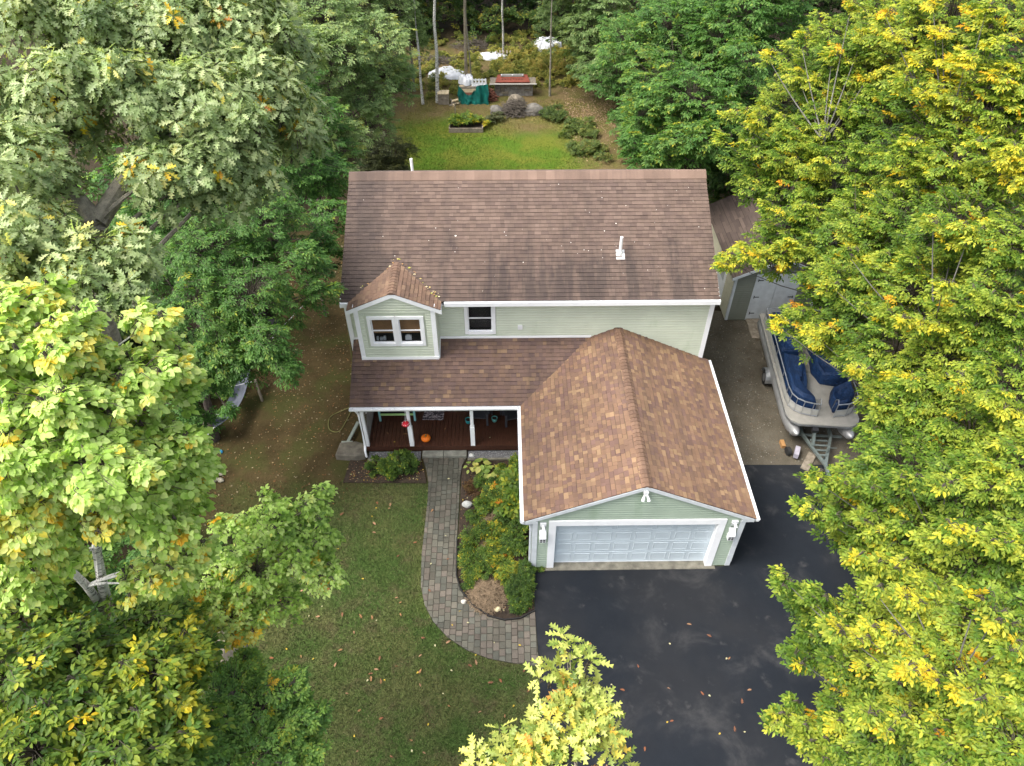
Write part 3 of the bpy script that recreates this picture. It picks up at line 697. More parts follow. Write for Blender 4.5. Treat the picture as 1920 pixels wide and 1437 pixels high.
# windows ------------------------------------------------------------------
def window(x0, x1, z0, z1, y, blind, depth=.5):
    W_ = MB(); cw = .11
    W_.box(x0-cw, x0, y-.05, y+.02, z0-cw, z1+cw); W_.box(x1, x1+cw, y-.05, y+.02, z0-cw, z1+cw)
    W_.box(x0, x1, y-.05, y+.02, z1, z1+cw); W_.box(x0-.0, x1+.0, y-.065, y+.02, z0-cw, z0)
    W_ = W_.build('window', M['trim'], H); zm = (z0+z1)/2
    for a, b, yy in ((zm-.02,z1,y+.02),(z0,zm+.02,y+.003)):
        S = MB(); t = .035
        S.box(x0,x0+t,yy,yy+.025,a,b); S.box(x1-t,x1,yy,yy+.025,a,b); S.box(x0+t,x1-t,yy,yy+.025,a,a+t); S.box(x0+t,x1-t,yy,yy+.025,b-t,b)
        S.build('sash', M['trim'], W_)
        MB().box(x0+t, x1-t, yy+.010, yy+.015, a+t, b-t).build('pane', M['glass'], W_)
    room = MB(); yb_ = y+depth
    room.add([(x0,y+.05,z0),(x1,y+.05,z0),(x1,y+.05,z1),(x0,y+.05,z1),(x0-.0,yb_,z0),(x1,yb_,z0),(x1,yb_,z1),(x0,yb_,z1)], [(4,5,6,7),(0,1,5,4),(1,2,6,5),(2,3,7,6),(3,0,4,7)])
    room.build('room_reveal', M['room'], W_)
    if blind is not None:
        n = 16
        for i in range(n):
            a = z1 - (z1-blind)*(i+1)/n; b = z1 - (z1-blind)*i/n
            MB().box(x0+.01, x1-.01, y+.06, y+.066+.006*(i%2), a+.003, b).build('blind_slat', M['blind'], W_)
    return W_
window(WIN[0], WIN[1], WIN[2], WIN[3], YH-.003, None, .19)
dwa = window(DW[0], DW[1], DW[2], DW[3], DY-.003, 4.42); dwb = window(DW2[0], DW2[1], DW2[2], DW2[3], DY-.003, 4.42)
trim('mullion', DW[1]+.105, DW2[0]-.105, DY-.062, DY-.054, DW[2]-.11, DW[3]+.11)
# small things standing inside on the sill
def sill_item(nm, x, sx, h, mat, label, cat, par_y=DY+.16):
    b = MB(); b.box(x-sx/2, x+sx/2, par_y-.05, par_y+.05, 4.063, 4.063+h*.75); b.loft([(x-sx*.42,par_y-.04,4.063+h*.75),(x+sx*.42,par_y-.04,4.063+h*.75),(x+sx*.42,par_y+.04,4.063+h*.75),(x-sx*.42,par_y+.04,4.063+h*.75)],[(x-sx*.2,par_y-.02,4.063+h),(x+sx*.2,par_y-.02,4.063+h),(x+sx*.2,par_y+.02,4.063+h),(x-sx*.2,par_y+.02,4.063+h)])
    b.build(nm, mat, None, label=label, cat=cat)
pale = simple('pale_ceramic', (.42,.47,.50), .5)
sill_item('sill_jar', -4.22, .07, .13, pale, 'small pale jar at far left on the dormer window sill', 'jar')
sill_item('sill_jar', -4.10, .09, .10, pale, 'low pale jar between two others on the dormer window sill', 'jar')
sill_item('sill_jar', -3.99, .09, .15, pale, 'tallest pale jar on the left dormer window sill', 'jar')
sill_item('sill_box', -3.20, .20, .20, simple('white_carton', (.62,.66,.70), .6), 'white carton standing in the right dormer window', 'box')
# porch ---------------------------------------------------------------------
DKZ = .33
deck = MB().box(-4.93, .73, 16.90, 18.76, .06, .285).build('porch_deck', M['deck'], H)
nb = 40; bw = (0.73+4.95)/nb
for i in range(nb):
    x = -4.95 + i*bw; dz = random.uniform(-.003,.003)
    MB().box(x+.004, x+bw-.004, 16.84, 18.76, .29, DKZ+dz).build('deck_board', M['deck'], deck)
MB().box(-4.95, .73, 16.865, 16.897, .08, .284).build('deck_skirt', M['deck'], deck)
for x in (-3.32, -1.17):
    P = MB().box(x-.055, x+.055, 16.86, 16.97, DKZ+.005, GZE-.16).build('porch_post', M['trim'], H)
    MB().box(x-.075, x+.075, 16.845, 16.99, DKZ+.006, DKZ+.95).build('post_sleeve', M['trim'], P)
P = MB().box(-4.93, -4.82, 16.86, 16.97, DKZ+.005, GZE-.16).build('porch_post', M['trim'], H)
trim('porch_beam', -5.0, .70, 16.85, 16.98, GZE-.155, GZE-.06)
trim('soffit', -5.08, .70, 16.98, 18.75, GZE-.13, GZE-.115)
lat = MB(); 
for i in range(22):
    y = 16.75 + i*.1
    for s in (-1, 1):
        a, b = Vector((-4.90+.008*s, y, DKZ+.04)), Vector((-4.90+.008*s, y + s*1.3, DKZ+1.34))
        y0_, y1_ = 17.0, 18.72
        t0, t1 = 0.0, 1.0
        d = b.y - a.y
        ta, tb = (y0_-a.y)/d, (y1_-a.y)/d
        if ta > tb: ta, tb = tb, ta
        t0, t1 = max(0, ta), min(1, tb)
        if t1 - t0 > .05: lat.beam(a.lerp(b,t0), a.lerp(b,t1), .012, .035)
LT = lat.build('lattice_panel', M['lattice'], H, kind='stuff')
for z in (DKZ+.03, DKZ+1.34): MB().box(-4.93,-4.87,17.0,18.74,z-.03,z+.03).build('lattice_rail', M['lattice'], H)
# front door behind the porch
fd = MB().box(-2.95, -2.05, YH-.05, YH-.02, DKZ, 2.36).build('front_door', simple('front_door_paint', (.25,.05,.04), .5), H)
MB().tube([(-2.14,YH-.05,1.33),(-2.14,YH-.11,1.33)], .03, 8).build('handle', M['alu'], fd)
for xa, xb in ((-3.07,-2.95),(-2.05,-1.93)): trim('door_casing', xa, xb, YH-.06, YH-.004, DKZ, 2.48)

# ------------------------------------------------------------------ vegetation toolkit
def unit(a): return a / np.maximum(np.linalg.norm(a, axis=-1, keepdims=True), 1e-9)
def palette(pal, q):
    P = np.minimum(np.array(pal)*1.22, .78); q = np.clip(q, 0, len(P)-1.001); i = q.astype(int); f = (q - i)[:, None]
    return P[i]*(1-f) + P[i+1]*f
def lf3(p, s): 
    x, y, z = p[...,0]*s, p[...,1]*s, p[...,2]*s
    return (np.sin(2.1*x+1.3*z+.5)+np.sin(1.9*y-1.7*x+1.1)+np.sin(2.7*z+1.5*y+2.2)+.7*np.sin(4.3*x+3.7*y)+.7*np.sin(5.1*z-3.9*x+1))/4.4
def leaf_faces(n, tmpl_n, tmpl_f):
    return (np.array(tmpl_f)[None] + (np.arange(n)*tmpl_n)[:, None, None]).reshape(-1, len(tmpl_f[0]))
def emit_leaves(B, D, Nn, ln, wide, detail):
    """B base, D direction, Nn normal, ln length -> V,F,vertex count per leaf"""
    D = unit(D); S = unit(np.cross(D, Nn)); U = np.cross(S, D); ln = ln[:, None]; w = wide*ln*.5
    if detail == 0:
        V = np.stack([B, B+D*ln*.42+S*w+U*w*.35, B+D*ln-U*ln*.12, B+D*ln*.42-S*w+U*w*.35], 1); f = [(0,1,2),(0,2,3)]
    elif detail == 1:
        V = np.stack([B, B+D*ln*.26+S*w*.82+U*w*.22, B+D*ln*.62+S*w*.86+U*w*.18, B+D*ln-U*ln*.14, B+D*ln*.62-S*w*.86+U*w*.18, B+D*ln*.26-S*w*.82+U*w*.22, B+D*ln*.45-U*w*.12], 1)
        f = [(0,1,6),(1,2,6),(2,3,6),(3,4,6),(4,5,6),(5,0,6)]
    else:
        xs = [0,.10,.22,.33,.45,.56,.68,.80,.91,1.0]; ww = [.03,.06,.52,.16,.86,.18,.92,.20,.50,.0]
        rows = []
        for x, q in zip(xs, ww):
            dr = -U*ln*.22*x*x
            fx = .11 if q > .4 else 0
            rows += [B+D*ln*(x+fx)+S*w*q+U*w*q*.22+dr, B+D*ln*x+dr, B+D*ln*(x+fx)-S*w*q+U*w*q*.22+dr]
        V = np.stack(rows, 1); f = []
        for i in range(len(xs)-1):
            a = i*3; f += [(a,a+1,a+4),(a,a+4,a+3),(a+1,a+2,a+5),(a+1,a+5,a+4)]
    k = V.shape[1]
    return V.reshape(-1,3), leaf_faces(len(B), k, f), k
def sticks(P0, P1, r0, r1):
    n = len(P0); d = unit(P1-P0); a = unit(np.cross(d, np.array([.3,.1,1.0])+0*d)); b = np.cross(d, a)
    ring = [a, -a*.5+b*.866, -a*.5-b*.866]
    r0 = np.broadcast_to(np.asarray(r0, float), (n,))[:, None]; r1 = np.broadcast_to(np.asarray(r1, float), (n,))[:, None]
    V = np.stack([P0+g*r0 for g in ring]+[P1+g*r1 for g in ring], 1).reshape(-1,3)
    return V, leaf_faces(n, 6, [(0,1,4,3),(1,2,5,4),(2,0,3,5)])
def cloud(rng, lobes, axis, L, cov, pal, q0=1.0, qs=.35, ql=.3, tip=.6, lfa=.5, lfs=.6, k=5, m=5, droop=.25, wide=.55, detail=0, up=1.0, yprob=0.0, ylf=0.0, yq=3.2, low=-.35, nshell=.55):
    """leaf sprays through the lobes; returns V,F,C and twig ends"""
    lob = np.array([l[:5] if len(l) > 4 else (*l[:4], 0) for l in lobes], float); km = k*m
    cnt = np.maximum(2, (cov*math.pi*lob[:,3]**2/(.30*L*L)/km)).astype(int)
    li = np.repeat(np.arange(len(lob)), cnt); ns = len(li)
    u = unit(rng.normal(size=(ns,3))); u[:,2] = np.where(u[:,2] < low, -u[:,2]*.6, u[:,2]); u = unit(u)
    rad = (nshell + (1-nshell)*rng.random(ns)**.6)*np.where(rng.random(ns) < .09, rng.uniform(1.1,1.45,ns), 1.0)
    c = lob[li,:3]; r = lob[li,3]
    wob = 1 + .30*lf3(c + u*r[:,None], 1.6/np.maximum(r.mean(), .3))
    r = np.maximum(r - .45*k*L*.61, .4*r)                   # keep the sprays inside the lobe
    P = c + u*(r*rad*wob)[:,None]; P[:,2] = np.maximum(P[:,2], .05)
    ax = np.array(axis, float)
    out = P - np.array([ax[0], ax[1], 0]); out[:,2] = 0; out = unit(out)
    o = unit(out*.8 + u*.7 + rng.normal(size=(ns,3))*.28); o[:,2] = o[:,2]*.5 - droop*.4 + rng.normal(size=ns)*.12; o = unit(o)
    nr = unit(np.array([0,0,up]) + u*.45 + rng.normal(size=(ns,3))*.28); nr = unit(nr - o*(nr*o).sum(1,keepdims=True))
    s = np.cross(o, nr)
    tw = k*L*.36; Ls = tw*1.7
    root = P - o*Ls*.5
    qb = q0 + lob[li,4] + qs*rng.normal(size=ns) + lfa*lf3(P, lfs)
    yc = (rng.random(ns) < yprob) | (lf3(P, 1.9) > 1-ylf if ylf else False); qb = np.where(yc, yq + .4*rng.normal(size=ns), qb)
    Bs, Ds, Ns, Qs, Ls_ = [], [], [], [], []
    for i in range(m):
        f = i/max(m-1,1)
        ang = (1 if i % 2 else -1)*(1.05 - .55*f) if i < m-1 else 0.0
        ang = ang + rng.normal(size=ns)*.15
        st = root + o*(Ls*(.12+.62*f)); td = o*np.cos(ang)[:,None] + s*np.sin(ang)[:,None] + rng.normal(size=(ns,3))*.06
        tl = tw*(1 - .35*f)*rng.uniform(.8,1.2,ns)
        for j in range(k):
            t = (j+.6)/k; sg = 1 if (j+i) % 2 else -1
            b = st + td*(tl*t)[:,None]; b = b - np.array([0,0,1])*(droop*.45*tl*t*t)[:,None]
            sd = np.cross(nr, td)*sg
            aa = .85*(1 - .75*(j == k-1)) + rng.normal(size=ns)*.25
            d = td*np.cos(aa)[:,None] + sd*np.sin(aa)[:,None] + rng.normal(size=(ns,3))*.14; d[:,2] -= droop*.55
            Bs.append(b); Ds.append(d); Ns.append(unit(nr + rng.normal(size=(ns,3))*.33))
            Qs.append(qb + tip*(f*.5 + t*.5 - .5) + ql*rng.normal(size=ns)); Ls_.append(L*rng.uniform(.75,1.2,ns))
    B, D, Nn, Q, ln = map(np.concatenate, (Bs, Ds, Ns, Qs, Ls_))
    V, F, kv = emit_leaves(B, D, Nn, ln, wide, detail)
    col = palette(pal, Q)*rng.uniform(.8,1.2,(len(Q),1))
    tv, tf = sticks(root, root + o*(Ls*.95)[...,None] if np.ndim(Ls) else root + o*Ls*.95, .005+.008*L, .0025)
    return V, F, np.repeat(col, kv, 0), (root, li, tv, tf)
def rosettes(rng, lobes, axis, L, cov, pal, q0=1., qs=.35, ql=.3, lfa=.4, lfs=.6, nl=9, wide=.62, yprob=0., droop=.3, yq=3.1, ylf=0.0):
    lob = np.array(lobes, float); cnt = np.maximum(2, cov*math.pi*lob[:,3]**2/(.26*L*L)/nl).astype(int)
    li = np.repeat(np.arange(len(lob)), cnt); ns = len(li)
    u = unit(rng.normal(size=(ns,3))); u[:,2] = np.where(u[:,2] < -.25, -u[:,2], u[:,2])
    P = lob[li,:3] + u*(lob[li,3]*(.45+.6*rng.random(ns)))[:,None]
    a = unit(u + np.array([0,0,.55]) + rng.normal(size=(ns,3))*.2)
    e1 = unit(np.cross(a, rng.normal(size=(ns,3)))); e2 = np.cross(a, e1)
    qb = q0 + lob[li,4] + qs*rng.normal(size=ns) + lfa*lf3(P, lfs)
    n3 = lf3(P, 2.3)
    yc = (rng.random(ns) < yprob) | (n3 > 1-ylf if ylf else False); qb = np.where(yc, yq + .35*rng.normal(size=ns), qb)
    Bs, Ds, Ns, Qs, Ls_ = [], [], [], [], []
    for i in range(nl):
        an = 2*math.pi*(i*.382) + rng.normal(size=ns)*.2; lift = .75 - .95*(i/nl)
        rd = e1*np.cos(an)[:,None] + e2*np.sin(an)[:,None]
        d = unit(rd + a*lift + rng.normal(size=(ns,3))*.12); d[:,2] -= droop
        Bs.append(P - a*(L*.35*i/nl) + rd*L*.12); Ds.append(d); Ns.append(unit(a*1.0 - rd*lift*.6 + np.array([0,0,.35]) + rng.normal(size=(ns,3))*.2))
        Qs.append(qb + ql*rng.normal(size=ns)); Ls_.append(L*rng.uniform(.72,1.15,ns))
    B, D, Nn, Q, ln = map(np.concatenate, (Bs, Ds, Ns, Qs, Ls_))
    V, F, kv = emit_leaves(B, D, Nn, ln, wide, 2)
    col = palette(pal, Q)*rng.uniform(.82,1.18,(len(Q),1))
    root = P - a*L*1.6
    tv, tf = sticks(root, P, .008, .004)
    return V, F, np.repeat(col, kv, 0), (root, li, tv, tf)
def bez(a, b, c, n=5):
    a, b, c = map(np.array, (a, b, c)); return [tuple(a*(1-t)**2 + 2*b*t*(1-t) + c*t*t) for t in np.linspace(0,1,n)]
def tree(name, label, lobes, base, gen, bark, r=.18, trunk=None, group=None, leafm='leaf', fill=True, fillcov=.6, seed=0, cat='tree', limb=.32, axis=None, limbs_extra=(), taper=.72, arch=.10, tophead=.92, frill=0, **kw):
    rng = np.random.default_rng(seed); lob = np.array(lobes, float)
    cen = lob[:,:3].mean(0); top = lob[:,2].max()
    if trunk is None:
        trunk = [(base[0],base[1],-.1), (base[0]*.85+cen[0]*.15,base[1]*.85+cen[1]*.15,top*.3), (base[0]*.5+cen[0]*.5,base[1]*.5+cen[1]*.5,top*.62), (base[0]*.25+cen[0]*.75,base[1]*.25+cen[1]*.75,top*tophead)]
    root = thing(name, label, cat, (trunk[0][0], trunk[0][1], 0), group=group)
    mb = MB(); nt_ = len(trunk); tr = np.array(trunk)
    dens = []                                        # resample the trunk for smooth bends
    for i in range(nt_-1):
        for t in (0,.34,.67): dens.append(tuple(tr[i]*(1-t)+tr[i+1]*t + rng.normal(size=3)*np.array([1,1,.3])*(r*.16+.012)*(i>0 or t>0)))
    dens.append(tuple(tr[-1])); dn = np.array(dens)
    mb.tube(dens, [r*(1-taper*i/(len(dens)-1))*(1.25 if i == 0 else 1) for i in range(len(dens))], 10)
    dr = [r*(1-taper*i/(len(dens)-1)) for i in range(len(dens))]
    if limbs_extra:                                   # branches may leave the big limbs as well
        for pts, rad in limbs_extra: dens += list(pts[1:]); dr += list(rad[1:])
        dn = np.array(dens)
    for l in lob:
        hd = np.hypot(dn[:,0]-l[0], dn[:,1]-l[1]); want = l[2] - np.clip(hd*.55, .5, 4)
        j = int(np.argmin(np.abs(dn[:,2]-want) + .35*hd*bool(limbs_extra))); s = dn[j]; rr = min(dr[j]*.75, r*limb*.8)
        mid = (s+l[:3])/2 + np.array([0,0,arch*np.linalg.norm(s-l[:3])]) + rng.normal(size=3)*.12*l[3]
        mb.tube(bez(s, mid, l[:3], 5), [rr, rr*.8, rr*.6, rr*.42, rr*.22], 6, False)
    for pts, rad in limbs_extra: mb.tube(pts, rad, 8, False)
    kw2 = dict(kw); cov = kw2.pop('cov'); L = kw2.pop('L'); pal = kw2.pop('pal')
    ax = axis or (base[0], base[1])
    if frill:                                          # small sprigs that break up the outline of the big lobes
        ex = []
        for l in lobes:
            for _ in range(frill):
                u = rng.normal(size=3); u[2] = abs(u[2])*.8; u /= np.linalg.norm(u); q = l[3]*rng.uniform(.92,1.12)
                ex.append((l[0]+u[0]*q, l[1]+u[1]*q, l[2]+u[2]*q, l[3]*rng.uniform(.18,.34), l[4]+rng.normal()*.25))
        lobes = list(lobes) + ex; lob = np.array(lobes, float)
    parts = [gen(rng, lobes, ax, L, cov, pal, **kw2)]
    if fill:
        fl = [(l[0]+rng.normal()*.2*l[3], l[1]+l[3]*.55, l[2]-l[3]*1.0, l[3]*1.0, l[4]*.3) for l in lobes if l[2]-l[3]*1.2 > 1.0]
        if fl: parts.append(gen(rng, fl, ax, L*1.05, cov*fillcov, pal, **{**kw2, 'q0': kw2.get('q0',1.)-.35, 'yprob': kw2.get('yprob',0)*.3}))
    Vt, Ft, off = [], [], 0
    Vl, Fl, Cl, lo = [], [], [], 0
    for pi, (V, F, C, (rt, li, tv, tf)) in enumerate(parts):
        Vl.append(V); Fl.append(F+lo); Cl.append(C); lo += len(V)
        src = lob[:,:3] if pi == 0 else np.array([f_[:3] for f_ in fl])
        c0 = src[li]; mid = (c0+rt)/2 + np.array([0,0,.08]); 
        for a, b, ra, rb in ((c0,mid,.011,.008),(mid,rt,.008,.005)):
            v_, f_ = sticks(a, b, ra*min(1,r/.12+.3), rb*min(1,r/.12+.3)); Vt.append(v_); Ft.append(f_+off); off += len(v_)
        Vt.append(tv); Ft.append(tf+off); off += len(tv)
    tvs, tfs = np.concatenate(Vt), np.concatenate(Ft)
    mb.build('trunk', M[bark], root)
    mesh_np('twigs', tvs, tfs, M['twig'], root)
    mesh_np('crown', np.concatenate(Vl), np.concatenate(Fl), M[leafm], root, np.concatenate(Cl))
    return root
def plant(name, label, lobes, L, cov, pal, seed, cat='shrub', group=None, stem='stem', leafm='leaf', gen=cloud, **kw):
    rng = np.random.default_rng(seed); lob = np.array(lobes, float)
    bx, by = lob[:,0].mean(), lob[:,1].mean()
    root = thing(name, label, cat, (bx, by, 0), group=group)
    V, F, C, (rt, li, tv, tf) = gen(rng, lobes, (bx, by), L, cov, pal, **kw)
    V[:,2] = np.maximum(V[:,2], .03)
    mesh_np('foliage', V, F, M[leafm], root, C)
    b0 = np.stack([bx + (lob[li,0]-bx)*.6 + rng.normal(size=len(li))*.04, by + (lob[li,1]-by)*.6 + rng.normal(size=len(li))*.04, np.full(len(li), .0)], 1)
    rt = rt.copy(); rt[:,2] = np.maximum(rt[:,2], .06)
    v2, f2 = sticks(b0, rt, .010, .006)
    mesh_np('stems', v2, f2, M[stem], root)
    return root

# ------------------------------------------------------------------ things on the porch
def pumpkin():
    t = thing('pumpkin', 'round orange pumpkin standing near the front edge of the porch deck', 'pumpkin', (-2.85,17.12,DKZ))
    m = MB(); prof = [(.03,.02)] + [(.17*math.sin(a), .13-.125*math.cos(a)) for a in np.linspace(.35,2.75,10)] + [(.035,.225)]
    m.lathe(prof, (-2.85,17.12,DKZ), 40, lambda a, z: 1 + .055*abs(math.cos(5*a)) - .03)
    m.build('body', M['pumpkin'], t, smooth=True)
    MB().tube([(-2.85,17.12,DKZ+.21),(-2.845,17.13,DKZ+.27),(-2.82,17.14,DKZ+.31)], [.03,.022,.018], 7).build('stalk', M['stem'], t)
pumpkin()
def bench():
    t = thing('porch_bench', 'teal legged porch bench with a lime green front rail', 'bench', (-3.95,18.35,DKZ))
    for x in (-4.58, -3.32):
        for y in (18.10, 18.62):
            MB().box(x-.035,x+.035,y-.035,y+.035,DKZ+.001,DKZ+(.62 if y < 18.3 else .92)).build('leg', M['teal'], t)
        MB().box(x-.04,x+.04,18.06,18.66,DKZ+.622,DKZ+.655).build('armrest', M['teal'], t)
    MB().box(-4.545,-3.355,18.085,18.12,DKZ+.28,DKZ+.36).build('front_rail', M['lime'], t)
    MB().box(-4.545,-3.355,18.60,18.63,DKZ+.60,DKZ+.70).build('back_rail', M['lime'], t)
    for i in range(5):
        y = 18.145 + i*.09; MB().box(-4.54,-3.36,y,y+.075,DKZ+.33,DKZ+.352).build('seat_slat', M['black'], t)
    for i in range(9):
        x = -4.5 + i*.135; MB().box(x,x+.05,18.605,18.625,DKZ+.352,DKZ+.60).build('back_slat', M['black'], t)
bench()
def doormat():
    n = N('doormat_weave'); f = n.noise(13, 2, n.scalev((1,1.8,1))); 
    m_ = n.fin(n.mix(n.rng(f, .46, .54, 0, 1, True), (.05,.045,.055,1), (.34,.30,.32,1)), .95, .1)
    mb = MB(); A = [(-3.06,18.12),(-2.30,18.10),(-2.27,18.62),(-3.0,18.66)]
    mb.loft([(x,y,DKZ+.005) for x,y in A], [(x,y,DKZ+.018) for x,y in A])
    mb.build('doormat', m_, label='dark and pale patterned doormat lying on the porch deck', cat='doormat')
doormat()
def chair(x, y, rz, label):
    t = thing('porch_chair', label, 'chair', (x,y,DKZ), rz, 'dark chairs on the porch')
    for sx in (-.29,.29):
        MB().box(sx-.035,sx+.035,-.36,-.29,.002,.60).build('leg', M['chair'], t); MB().box(sx-.035,sx+.035,.25,.32,.002,.58).build('leg', M['chair'], t)
        MB().box(sx-.055,sx+.055,-.38,.34,.602,.635).build('armrest', M['chair'], t)
    for i in range(7):
        yy = -.36 + i*.092; MB().box(-.255,.255,yy,yy+.08,.36-.014*i,.385-.014*i).build('seat_slat', M['chair'], t)
    for i in range(5):
        xx = -.24 + i*.1; MB().loft([(xx,.24,.30),(xx+.085,.24,.30),(xx+.085,.265,.30),(xx,.265,.30)],[(xx,.44,.98),(xx+.085,.44,.98),(xx+.085,.465,.98),(xx,.465,.98)]).build('back_slat', M['chair'], t)
chair(-.93, 18.18, R(-6), 'dark slatted porch chair beside the porch post')
chair(.22, 18.12, R(12), 'dark slatted porch chair in the corner against the garage wall')
def side_table():
    t = thing('side_table', 'small dark side table between the two porch chairs', 'table', (-.36,18.45,DKZ))
    MB().box(-.56,-.16,18.28,18.62,DKZ+.42,DKZ+.45).build('table_top', simple('grey_tabletop', (.10,.10,.10), .7), t)
    for x in (-.53,-.22):
        for y in (18.31,18.56): MB().box(x,x+.035,y,y+.035,DKZ+.002,DKZ+.419).build('leg', M['chair'], t)
side_table()
def pot(x, y, z, s, label, mat):
    t = thing('flower_pot', label, 'pot', (x,y,z))
    MB().lathe([(.055*s,0),(.085*s,.05*s),(.095*s,.14*s),(.10*s,.17*s),(.085*s,.17*s),(.08*s,.14*s)], (x,y,z+.002), 16).build('pot_body', mat, t, smooth=True)
    MB().lathe([(.0785*s,0),(.0785*s,.012)], (x,y,z+.135*s), 12).build('potting_soil', M['soil'], t)
pot(-1.37,17.95,DKZ,1.15,'teal glazed pot on the deck just left of the porch post',M['pot'])
pot(-.42,18.02,DKZ,1.1,'pale teal pot on the deck in front of the side table',simple('pale_teal', (.12,.36,.34), .4))
pot(-.36,18.46,DKZ+.452,.8,'white pot standing on the porch side table',M['white'])
def ornament():
    c = Vector((-3.40,16.70,1.66)); t = thing('hanging_ornament', 'red hanging ornament with white dots in front of the middle porch post', 'ornament', c)
    m = MB(); m.lathe([(.015,.09),(.075,.075),(.125,.02),(.135,-.02),(.06,-.045),(.01,-.05)][::-1], c, 24, lambda a, z: 1+.09*math.cos(9*a)); m.build('body', M['red'], t, smooth=True)
    for i in range(9):
        a = i*2*math.pi/9; p = c + Vector((.115*math.cos(a), .115*math.sin(a), .035)); MB().lathe([(.004,-.012),(.02,0),(.004,.012)], p, 8).build('dot', M['white'], t)
    MB().tube([c+Vector((0,0,.08)), c+Vector((.02,.12,.70))], .006, 5).build('cord', M['rope'], t)
ornament()
MB().lathe([(.05,0),(.065,.012),(.05,.024)], (0,0,0), 14, lambda a, z: 1+.12*math.cos(6*a)).build('post_ornament', simple('green_metal', (.03,.10,.03), .5), label='small round green ornament at the top of the left porch post', cat='ornament')
o = bpy.data.objects['post_ornament']; o.rotation_euler = (R(90),0,0); o.location = (-4.875,16.858,2.25)

# ------------------------------------------------------------------ front beds, curbs and slab
def rock(name, c, s, seed, mat=None, parent=None, sub=2, **tags):
    import bmesh
    bm = bmesh.new(); bmesh.ops.create_icosphere(bm, subdivisions=sub, radius=1.0); rng = np.random.default_rng(seed)
    ph = rng.uniform(0,6,6)
    for v in bm.verts:
        p = v.co; k = 1 + .16*math.sin(2.3*p.x+ph[0])*math.cos(2.1*p.y+ph[1]) + .12*math.sin(3.9*p.z+ph[2]+2*p.x) + .05*math.sin(7*p.y+ph[3]) + rng.normal()*.025
        v.co = Vector((p.x*s[0]*k, p.y*s[1]*k, max(p.z*s[2]*k, -s[2]*.45)))
    me = bpy.data.meshes.new(name); bm.to_mesh(me); bm.free(); me.materials.append(mat or M['stone'])
    ob = bpy.data.objects.new(name, me); link(ob); place(ob, parent, (c[0],c[1],c[2]+s[2]*.44)); return tag(ob, **tags)
def bed(name, poly, label):
    xs = [p[0] for p in poly]; ys = [p[1] for p in poly]; m = MB()
    m.loft([(x,y,-.05) for x,y in poly], [(x,y,.03) for x,y in poly]); m.build(name, M['soil'], kind='structure', label=label, cat='garden bed', origin=(xs[0],ys[0],0))
bed('garden_bed', [(-5.6,15.52),(-2.74,15.46),(-2.86,16.0),(-3.02,16.44),(-4.9,16.44),(-5.5,16.5)], 'mulched bed left of the path before the porch')
bed('garden_bed', [(-1.36,16.42),(-1.54,16.1),(-1.57,15.5),(-1.56,14.5),(-1.57,13.2),(-1.54,11.9),(-1.41,11.42),(-1.03,10.91),(-.56,10.56),(-.10,10.42),(.37,10.47),(.79,10.72),(.76,12.1),(.72,16.42)], 'long planted bed between the paver path and the garage wall')
for nm, x0, x1, lb in (('gravel_strip',-4.88,-3.03,'left of the path'),('gravel_strip',-1.36,.62,'right of the path')):
    MB().box(x0, x1, 16.50, 16.86, -.05, .045).build(nm, gravel_mat() if False else simple('grey_gravel', (.15,.15,.155), .95, .4, 20, 1, 90, fine=.4), kind='structure', label='strip of grey gravel along the porch skirt '+lb, cat='gravel')
    MB().box(x0, x1, 16.42, 16.498, -.05, .085).build('concrete_curb', M['concrete'], label='low concrete curb edging the porch gravel '+lb, cat='curb')
pb = MB(); pc = []
for i in range(900):
    x = random.choice([random.uniform(-4.85,-3.05), random.uniform(-1.34,.6)]); y = random.uniform(16.52,16.84); s = random.uniform(.008,.022)
    pb.add([(x+s,y,.05),(x-s,y+s*.3,.05),(x,y+s,.048),(x,y-s,.048),(x,y,.05+s*.7)], [(0,2,4),(2,1,4),(1,3,4),(3,0,4)]); pc.append(np.tile(np.array((.22,.22,.225))*random.uniform(.4,1.7),(5,1)))
pb.build('gravel_stones', M['pebble'], col=np.concatenate(pc), kind='stuff', label='loose grey stones in the gravel strips by the porch', cat='gravel')
gp = MB(); gc = []
for i in range(5200):
    x, y = random.uniform(7.1,13.2), random.uniform(16.2,24.4)
    if x > 9.6+(y-16.2)*.06 and y < 22.8 and random.random() < .7: continue
    s_ = random.choice([random.uniform(.008,.018), random.uniform(.012,.032)]); z = .008
    gp.add([(x+s_,y,z),(x-s_,y+s_*.3,z),(x,y+s_,z),(x,y-s_,z),(x,y,z+s_*.7)], [(0,2,4),(2,1,4),(1,3,4),(3,0,4)]); gc.append(np.tile(np.array((.105,.098,.082))*random.choice([.5,.7,.9,1,1.2,1.6,2.4]),(5,1)))
gp.build('gravel_stones', M['pebble'], col=np.concatenate(gc), kind='stuff', label='loose stones strewn over the gravel parking strip', cat='gravel')
st = thing('porch_step', 'long grey stone step at the head of the paver path', 'step', (-2.2,16.7,0))
for x0, x1 in ((-2.97,-2.22),(-2.21,-1.40)): MB().box(x0, x1-.01, 16.56, 16.83, -.02, .12).build('slab', M['granite'], st)
